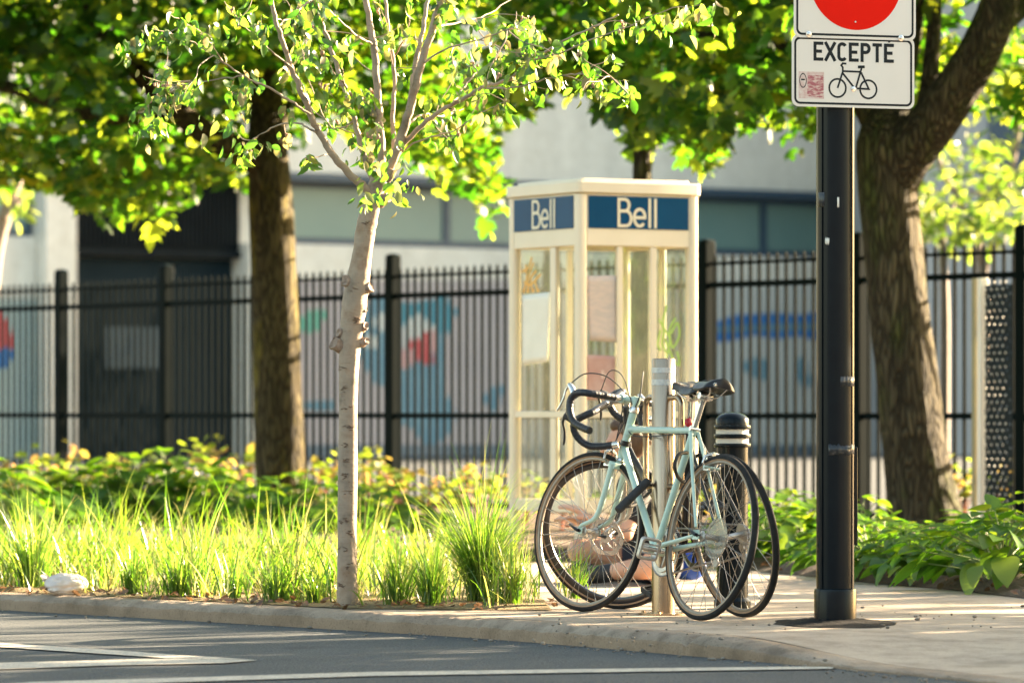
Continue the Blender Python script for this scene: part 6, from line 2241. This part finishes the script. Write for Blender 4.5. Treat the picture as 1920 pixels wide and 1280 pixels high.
    mb.build('seat_clamp', M['chrome'], t)
    saddle(t, top_ + Vector((spec.get('setback', -0.012), 0, 0.006)), M['leather'], badge=spec['paint'] == 'mint')
    # drive train (right side = -y)
    cr = spec.get('crank', 20)
    mb = MB()
    Tc = Matrix.Translation(BB + Vector((0, -0.045, 0))) @ Matrix.Rotation(R(90), 4, 'X')
    n_ = 96
    teeth = [((0.102 if k % 2 else 0.0985) * math.cos(2 * math.pi * k / n_), (0.102 if k % 2 else 0.0985) * math.sin(2 * math.pi * k / n_)) for k in range(n_)]
    inn = [(0.084 * math.cos(2 * math.pi * k / n_), 0.084 * math.sin(2 * math.pi * k / n_)) for k in range(n_)]
    mb.ring(teeth, inn, -0.0015, 0.0015, Tc)
    mb.ring([(q[0] * 0.83, q[1] * 0.83) for q in teeth], [(q[0] * 0.80, q[1] * 0.80) for q in inn], -0.009, -0.006, Tc)
    for k in range(5):
        a = 2 * math.pi * k / 5
        mb.stroke([(0.01 * math.cos(a), 0.01 * math.sin(a)), (0.086 * math.cos(a), 0.086 * math.sin(a))], 0.015, 0.0016, 0.0052, Tc)
    cs = mb.build('crankset', M['alloy'] if spec['paint'] == 'mint' else M['frame_black'], t)
    for s in (1, -1):
        a = R(cr) + (math.pi if s < 0 else 0)
        d = Vector((math.cos(a), 0, math.sin(a)))
        y0 = BB + Vector((0, s * 0.058, 0))
        e = y0 + d * 0.168 + Vector((0, s * 0.012, 0))
        mb = MB()
        mb.tube([y0 - Vector((0, s * 0.018, 0)), y0 + Vector((0, s * 0.010, 0))], 0.0155, 14)
        mb.tube([y0, e], [0.0125, 0.0095], 12, flat=0.7)
        mb.tube([e - Vector((0, s * 0.008, 0)), e + Vector((0, s * 0.012, 0))], 0.011, 12)
        mb.build('crank_arm', M['chrome'] if spec['paint'] == 'mint' else M['frame_black'], cs)
        # platform pedal
        pc = e + Vector((0, s * 0.062, 0))
        mb = MB()
        pt = Matrix.Translation(pc) @ Matrix.Rotation(R(spec.get('pedal', -18)), 4, 'Y')
        o_ = rrect(-0.046, -0.045, 0.046, 0.045, 0.014, 4)
        i_ = rrect(-0.034, -0.034, 0.034, 0.034, 0.010, 4)
        mb.ring(o_, i_, -0.011, 0.011, pt)
        mb.tube([pt @ Vector((0, -0.05, 0)), pt @ Vector((0, 0.046, 0))], 0.0085, 12)
        mb.box(pt @ Vector((0.018, 0, 0)), (0.006, 0.072, 0.016), pt.to_3x3())
        mb.box(pt @ Vector((-0.018, 0, 0)), (0.006, 0.072, 0.016), pt.to_3x3())
        mb.build('pedal', M['alloy'] if spec['paint'] == 'mint' else M['black_rubber'], cs, bevel=0.003)
    # chain loop
    mb = MB()
    yc = -0.045
    path = []
    for k in range(13):
        a = R(90 - 180 * k / 12 - 4)
        path.append(BB + Vector((0.100 * math.cos(a), yc, 0.100 * math.sin(a))))
    path.append(Vector((0.05, -0.050, 0.245)))
    path.append(Vector((0.02, -0.050, 0.235)))
    path.append(Vector((0.012, -0.050, 0.262)))
    path.append(Vector((0.035, -0.050, 0.282)))
    path.append(Vector((0.036, -0.048, 0.32)))
    for k in range(7):
        a = R(-30 - 0 + -40 * k + 0)
        path.append(A0 + Vector((0.036 * math.cos(R(-20 + 0)), -0.048, 0)) if False else A0 + Vector((-0.036 * math.sin(R(20 + 25 * k)), -0.048, 0.036 * math.cos(R(20 + 25 * (6 - k) + 0)) if False else 0.036 * math.cos(R(160 - 25 * k)))))
    path.append(A0 + Vector((0.0, -0.048, 0.036)))
    mb.tube(path, 0.0036, 6, closed=True, flat=1.3)
    mb.build('chain', M['spoke'], t)
    # rear derailleur
    mb = MB()
    mb.tube([A0 + Vector((0.008, -0.066, -0.03)), Vector((0.02, -0.062, 0.285)), Vector((0.03, -0.056, 0.262))], [0.009, 0.011, 0.009], 10)
    mb.tube([Vector((0.035, -0.056, 0.282)), Vector((0.016, -0.056, 0.232))], 0.006, 8)
    for z, x in ((0.278, 0.033), (0.240, 0.020)):
        mb.lathe([(0, -0.004), (0.018, -0.004), (0.018, 0.004), (0, 0.004)], 14, Matrix.Translation((x, -0.050, z)) @ Matrix.Rotation(R(90), 4, 'X'))
    mb.build('derailleur', M['alloy'], t)
    # wheels
    fw = wheel(t, A1, S, spec.get('rim_f') or M['alloy'], deep=spec.get('deep', False), rotor=spec.get('rotor', False), seed=0.1, tan=spec.get('tan', True), hub_w=0.046)
    rw_ = wheel(t, A0, Matrix.Identity(4), spec.get('rim_r') or M['alloy'], deep=False, cassette='guard' if spec['paint'] == 'mint' else True, seed=0.25, tan=spec.get('tan', True), hub_w=0.056)
    # quick releases
    for (c, Mx, y) in ((A1, S, 0.062), (A0, Matrix.Identity(4), 0.072)):
        mb = MB()
        mb.tube([Mx @ (c + Vector((0, y, 0))), Mx @ (c + Vector((0, -y, 0)))], 0.0075, 12)
        mb.tube([Mx @ (c + Vector((0, y + 0.004, 0))), Mx @ (c + Vector((0.02, y + 0.014, 0.012))), Mx @ (c + Vector((0.050, y + 0.006, 0.022)))], [0.008, 0.006, 0.005], 8)
        mb.build('quick_release', M['frame_black'], t)
    return t, S, m

M['rim_silver'] = pm('silver_rim', (0.27, 0.24, 0.205), (0.20, 0.18, 0.155), 0.45, 0.6, vscale=20)
c_m = Vector((0.749, 18.16, 0.0)); c_k = Vector((0.940, 18.44, 0.0))
hd_m = math.atan2(0.83, -0.46)
mint, mS, mM = bicycle('bicycle', 'mint green road bicycle with taped drop handlebars, parked nearest the kerb', c_m, hd_m, R(9.5), R(13),
    dict(paint='mint', cables=True, silver_lever=True, rim_f=M['rim_silver'], rim_r=M['rim_silver'], tan=True, crank=183, pedal=75, bar_tilt=R(-4)))
blackb, kS, kM = bicycle('bicycle', 'black road bicycle with a front disc rotor, parked behind the mint one', c_k, hd_m - R(1), R(-8), R(38),
    dict(paint='frame_black', silver_lever=False, rim_f=M['frame_black'], rim_r=M['rim_silver'], tan=True, rotor=True, deep=True, bar_end=True, crank=-70, bar_tilt=R(8), setback=-0.03, post=0.12, quill=0.05, cables=True))
# dark band round the mint head tube
mw = WM[mint]
mb = MB()
HT, HB = Vector((0.756, 0, 0.842)), Vector((0.802, 0, 0.650))
hx = (HB - HT).normalized()
c = HB - hx * 0.075
mb.tube([c, c + hx * 0.022], 0.0205, 18)
mb.build('head_band', M['frame_black'], mint)
# U-lock hung between the down tube and the rack
lk0, lk1 = P(1160, 955, 18.62), P(1214, 902, 18.70)
lock = thing('bike_lock', 'black U-lock holding the mint bicycle to the steel post', 'bike lock', (lk0 + lk1) / 2)
dv = (lk1 - lk0).normalized()
mb = MB()
mb.tube([lk0 - dv * 0.006, lk0, lk0 + dv * 0.055, lk0 + dv * 0.056, lk0 + dv * 0.059, lk0 + dv * 0.06, lk1 - dv * 0.002, lk1 + dv * 0.004], [0.015, 0.0175, 0.0175, 0.0155, 0.0155, 0.0175, 0.0175, 0.015], 20)
mb.build('crossbar', M['black_rubber'], lock, local=False)
mb = MB()
bk = Vector((0.30, 0.92, -0.06)).normalized()
a, b = lk0 + dv * 0.03, lk1 - dv * 0.016
mid = (a + b) / 2 + bk * 0.17
q = [a, a + bk * 0.10]
r2 = (b - a).length / 2
for k in range(1, 8):
    an = math.pi * k / 8
    q.append((a + b) / 2 + bk * (0.10 + r2 * math.sin(an)) - dv * r2 * math.cos(an))
q += [b + bk * 0.10, b]
mb.tube(smooth_path(q, 3), 0.0075, 12)
mb.build('shackle', M['black_rubber'], lock, local=False)
# cable lock looped round the mint seat tube
cb = [P(x, y, d) for x, y, d in [(1288, 848, 18.45), (1272, 852, 18.38), (1265, 872, 18.36), (1270, 892, 18.42), (1284, 902, 18.52), (1296, 880, 18.62), (1302, 858, 18.66), (1322, 850, 18.62), (1338, 858, 18.55), (1345, 880, 18.60), (1320, 900, 18.75), (1296, 870, 18.60)]]
cl = thing('cable_lock', 'thick black cable lock looped round the mint seat tube', 'bike lock', cb[0])
mb = MB()
mb.tube(smooth_path(cb, 6), 0.0075, 12, closed=True)
mb.build('cable', M['black_rubber'], cl, local=False)
# red rear lamp on the black bicycle
mb = MB()
kk = WM[blackb]
mb.ball(Vector((0.222, 0.02, 0.80)), (0.012, 0.018, 0.018), 14, 9)
mb.build('rear_lamp', pm('red_lamp', (0.42, 0.02, 0.04), (0.36, 0.015, 0.03), 0.25), blackb)
# ================================================================== PERSON sitting on the ground by the booth
M['skin'] = pm('skin', (0.62, 0.35, 0.235), (0.55, 0.28, 0.18), 0.5, vscale=9)
M['hair'] = pm('brown_hair', (0.10, 0.055, 0.028), (0.06, 0.032, 0.018), 0.6, vscale=60, stretch=(1, 1, 0.3), bump=0.6, bscale=90)
M['shirt'] = pm('black_tshirt', (0.012, 0.014, 0.018), (0.02, 0.022, 0.026), 0.85, vscale=14, bump=0.5, bscale=20, bdist=0.01)
M['shorts'] = pm('navy_shorts', (0.006, 0.009, 0.022), (0.009, 0.013, 0.03), 0.85, vscale=14)
M['shoe'] = pm('black_shoe', (0.014, 0.014, 0.016), (0.024, 0.024, 0.026), 0.6)
M['bag_blue'] = pm('blue_bag', (0.01, 0.06, 0.34), (0.015, 0.08, 0.40), 0.6, vscale=12, bump=0.5, bscale=18, bdist=0.01)
M['bag_black'] = pm('black_bag', (0.012, 0.013, 0.016), (0.02, 0.021, 0.025), 0.8, vscale=12, bump=0.5, bscale=18, bdist=0.01)
M['red_cloth'] = pm('red_cloth', (0.50, 0.06, 0.05), (0.42, 0.05, 0.04), 0.8)
PD = 22.3
def Q(px, py, d=0.0):
    return P(px, py, PD + d)
per = thing('person', 'person in black T-shirt and shorts sitting cross-legged on the ground behind the bicycles', 'person', Q(1205, 1090))
def capsule(mb, a, b, ra, rb, n=14):
    a, b = Vector(a), Vector(b)
    mb.tube([a, a.lerp(b, .33), a.lerp(b, .66), b], [ra, ra + (rb - ra) * .33, ra + (rb - ra) * .66, rb], n)
    mb.ball(a, ra, n, 9)
    mb.ball(b, rb, n, 9)
def limb_chain(mb, pts, rads):
    for i in range(len(pts) - 1):
        capsule(mb, pts[i], pts[i + 1], rads[i], rads[i + 1])
def remesh(o, vox, it=6):
    r_ = o.modifiers.new('remesh', 'REMESH')
    r_.mode = 'VOXEL'
    r_.voxel_size = vox
    r_.use_smooth_shade = True
    s = o.modifiers.new('smooth', 'SMOOTH')
    s.iterations = it
    s.factor = 0.5
hip = Q(1222, 1052, 0.05)
chest = Q(1206, 955, 0.0)
neck = Q(1188, 893, -0.02)
headc = Q(1170, 838, -0.03)
shN, shF = Q(1196, 918, -0.17), Q(1196, 915, 0.17)     # near / far shoulder
elN, hdN = Q(1172, 1000, -0.26), Q(1108, 974, -0.30)
elF, hdF = Q(1150, 1000, 0.20), Q(1100, 985, 0.02)
hpN, hpF = Q(1224, 1060, -0.12), Q(1215, 1048, 0.08)
knN, ftN = Q(1240, 1060, -0.50), Q(1138, 1073, -0.40)
knF, ftF = Q(1086, 1032, 0.02), Q(1160, 1074, 0.16)
mb = MB()
limb_chain(mb, [hip, Q(1216, 1010), chest, Q(1198, 915)], [0.145, 0.128, 0.138, 0.105])
limb_chain(mb, [shN, shF], [0.062, 0.062])
limb_chain(mb, [neck, Q(1178, 868, -0.02)], [0.056, 0.052])
# head: cranium, jaw, nose, brow, ear
mb.ball(headc + Vector((0.012, 0, 0.022)), (0.096, 0.076, 0.098), 18, 12)
mb.ball(headc + Vector((-0.028, 0, -0.050)), (0.060, 0.056, 0.064), 14, 10)
capsule(mb, headc + Vector((-0.084, 0, 0.012)), headc + Vector((-0.104, 0, -0.020)), 0.010, 0.014, 10)
mb.ball(headc + Vector((-0.074, 0, 0.030)), (0.016, 0.052, 0.012), 12, 8)
mb.ball(headc + Vector((-0.084, 0, -0.052)), (0.010, 0.024, 0.008), 10, 7)
mb.ball(headc + Vector((-0.074, 0, -0.086)), (0.020, 0.024, 0.018), 10, 7)
for s in (-1, 1):
    mb.ball(headc + Vector((0.012, 0.078 * s, -0.008)), (0.020, 0.010, 0.032), 10, 8)
    mb.ball(headc + Vector((-0.062, 0.040 * s, -0.022)), (0.022, 0.020, 0.022), 10, 7)
limb_chain(mb, [shN, shN.lerp(elN, 0.5), elN, elN.lerp(hdN, 0.45), hdN], [0.054, 0.047, 0.041, 0.038, 0.026])
limb_chain(mb, [shF, shF.lerp(elF, 0.5), elF, elF.lerp(hdF, 0.45), hdF], [0.054, 0.047, 0.041, 0.038, 0.026])
limb_chain(mb, [hpN, hpN.lerp(knN, 0.5), knN, knN.lerp(ftN, 0.35), ftN], [0.088, 0.080, 0.060, 0.056, 0.036])
limb_chain(mb, [hpF, hpF.lerp(knF, 0.5), knF, knF.lerp(ftF, 0.35), ftF], [0.088, 0.080, 0.060, 0.056, 0.036])
def hand(mb, wrist, fwd, up, side):
    fwd = fwd.normalized(); up = (up - fwd * up.dot(fwd)).normalized(); sd = fwd.cross(up) * side
    pc = wrist + fwd * 0.045
    for k in (-1, 0, 1):
        capsule(mb, wrist + sd * 0.012 * k, wrist + fwd * 0.085 + sd * 0.022 * k, 0.018, 0.013, 10)
    for k, (o_, L) in enumerate(((-0.032, 0.070), (-0.011, 0.080), (0.011, 0.074), (0.032, 0.058))):
        b = wrist + fwd * 0.090 + sd * o_
        m1 = b + fwd * L * 0.45 - up * 0.012
        m2 = m1 + fwd * L * 0.30 - up * L * 0.16
        m3 = m2 + fwd * L * 0.18 - up * L * 0.20
        limb_chain(mb, [b, m1, m2, m3], [0.0105, 0.0095, 0.0088, 0.0078])
    tb = wrist + fwd * 0.028 - sd * 0.034
    limb_chain(mb, [wrist + fwd * 0.012 - sd * 0.018, tb, tb + fwd * 0.030 - sd * 0.018 - up * 0.016, tb + fwd * 0.052 - sd * 0.014 - up * 0.034], [0.016, 0.0125, 0.0105, 0.0088])
hand(mb, hdN, Vector((-0.75, 0.1, 0.55)), Vector((0.5, -0.3, 0.8)), 1)
hand(mb, hdF, Vector((-0.75, -0.3, 0.35)), Vector((0.3, 0.2, 0.9)), -1)
body = mb.build('body', M['skin'], per, local=False)
remesh(body, 0.0065, 4)
# hair
mb = MB()
mb.ball(headc + Vector((0.030, 0, 0.036)), (0.098, 0.086, 0.100), 18, 12)
rgp = random.Random(3)
for k in range(40):
    a, e_ = rgp.uniform(0, 6.28), rgp.uniform(-0.15, 1.4)
    d = Vector((math.cos(a) * math.cos(e_), math.sin(a) * math.cos(e_), math.sin(e_)))
    if d.x < -0.35 and d.z < 0.65:
        continue
    c = headc + Vector((0.020 + d.x * 0.098, d.y * 0.08, 0.034 + d.z * 0.095))
    mb.ball(c, rgp.uniform(0.018, 0.030), 8, 6)
mb.v = [q if not (q.x < headc.x - 0.01 and q.z < headc.z + 0.065) else Vector((headc.x + 0.005, q.y, q.z + 0.01)) for q in mb.v]
hr = mb.build('hair', M['hair'], per, local=False)
remesh(hr, 0.008, 2)
for s in (-1, 1):
    mb = MB()
    mb.ball(headc + Vector((-0.079, 0.031 * s, 0.008)), (0.008, 0.011, 0.006), 10, 7)
    mb.build('eye', M['shoe'], per, local=False)
# clothes
mb = MB()
limb_chain(mb, [hip + Vector((0, 0, 0.02)), Q(1216, 1008), chest, Q(1198, 918)], [0.150, 0.138, 0.148, 0.116])
limb_chain(mb, [shN, shF], [0.072, 0.072])
limb_chain(mb, [shN, shN.lerp(elN, 0.55)], [0.070, 0.066])
limb_chain(mb, [shF, shF.lerp(elF, 0.55)], [0.070, 0.066])
sh_ = mb.build('tshirt', M['shirt'], per, local=False)
remesh(sh_, 0.010, 4)
mb = MB()
limb_chain(mb, [hip, Q(1220, 1040)], [0.158, 0.148])
limb_chain(mb, [hpN, hpN.lerp(knN, 0.30)], [0.102, 0.096])
limb_chain(mb, [hpF, hpF.lerp(knF, 0.26)], [0.102, 0.096])
so_ = mb.build('shorts', M['shorts'], per, local=False)
remesh(so_, 0.010, 4)
for ft, dr in ((ftN, Vector((-0.95, 0.15, -0.03))), (ftF, Vector((0.8, 0.4, -0.1)))):
    mb = MB()
    dr = dr.normalized()
    limb_chain(mb, [ft - dr * 0.02, ft + dr * 0.09 - Vector((0, 0, 0.012)), ft + dr * 0.17 - Vector((0, 0, 0.018))], [0.046, 0.044, 0.038])
    s_ = mb.build('shoe', M['shoe'], per, local=False)
    remesh(s_, 0.008, 3)
# wrist band
mb = MB()
wv = (hdN - elN).normalized()
mb.tube([hdN - wv * 0.045, hdN - wv * 0.015], [0.033, 0.030], 16)
mb.build('wristband', M['shoe'], per, local=False)

def soft_bag(name, label, cat, c, r_, mat, seed, handles=True):
    t = thing(name, label, cat, (c.x, c.y, 0.0))
    mb = MB()
    mb.ball((0, 0, r_[2] * 0.92), r_, 28, 18)
    for i, q in enumerate(mb.v):
        k = 1 + 0.16 * nz(q.x * 9 + seed, q.y * 9, q.z * 9) + 0.06 * nz(q.x * 28, q.y * 28 + seed, q.z * 28)
        q = Vector((q.x * k, q.y * k, max(0.004, q.z * k)))
        mb.v[i] = q
    o = mb.build('body', mat, t, smooth=80)
    if handles:
        for s in (-1, 1):
            mb = MB()
            mb.tube(smooth_path([(-r_[0] * 0.4, s * 0.03, r_[2] * 1.75), (-r_[0] * 0.2, s * 0.05, r_[2] * 2.25), (r_[0] * 0.2, s * 0.05, r_[2] * 2.2), (r_[0] * 0.4, s * 0.03, r_[2] * 1.7)], 5), 0.007, 8)
            mb.build('handle', mat, t)
    return t
soft_bag('bag', 'bright blue cloth bag on the pavement behind the mint rear wheel', 'bag', G(1292, 1088), (0.085, 0.08, 0.075), M['bag_blue'], 4)
soft_bag('bag', 'slumped black bag on the ground in front of the seated person', 'bag', G(1092, 1092), (0.085, 0.10, 0.055), M['bag_black'], 9, False)

# ================================================================== WHITE PLASTIC BAG on the kerb
pb = G(124, 1114.5)
M['plastic'] = leaf_mat('white_plastic', [(0.78, 0.74, 0.72), (0.80, 0.76, 0.74)], [(0.75, 0.68, 0.62), (0.75, 0.68, 0.62)], gloss=0.12, rough=0.3, mix=0.35)
t = thing('plastic_bag', 'crumpled white plastic bag lying on the kerb at the left', 'plastic bag', pb)
mb = MB()
mb.ball((0, 0, 0.05), (0.098, 0.075, 0.05), 60, 34)
for i, q in enumerate(mb.v):
    a = math.atan2(q.z - 0.05, q.y)
    e_ = (0.098 - q.x) / 0.196                   # 1 at the gathered neck on the left
    fold = abs(nz(math.cos(a) * 3.2, math.sin(a) * 3.2, q.x * 9)) + 0.5 * abs(nz(math.cos(a) * 7, math.sin(a) * 7, q.x * 14 + 5))
    k = 1 + (0.10 + 0.34 * e_) * (fold - 0.22) + 0.16 * nz(q.x * 14, q.y * 14, q.z * 14)
    mb.v[i] = Vector((q.x * (1 + 0.12 * nz(q.y * 20, q.z * 20)), q.y * k, max(0.003, 0.046 + (q.z - 0.05) * k)))
mb.build('body', M['plastic'], t, smooth=50)
mb = MB()
vs, fs = [], []
n = 9
for i in range(n + 1):
    s_ = i / n
    w_ = 0.012 + 0.016 * s_ ** 2
    c = Vector((-0.065 - 0.045 * s_, -0.01, 0.068 + 0.022 * s_ - 0.03 * (s_ - .6) ** 2))
    for j in range(5):
        u = j / 4 - 0.5
        vs.append(c + Vector((0.010 * math.sin(j * 2.6), 0.012 * math.cos(j * 2.9), 2 * u * w_)))
for i in range(n):
    for j in range(4):
        a = i * 5 + j
        fs.append((a, a + 5, a + 6, a + 1))
mb.add(vs, fs)
mb.build('knot', M['plastic'], t, smooth=80)
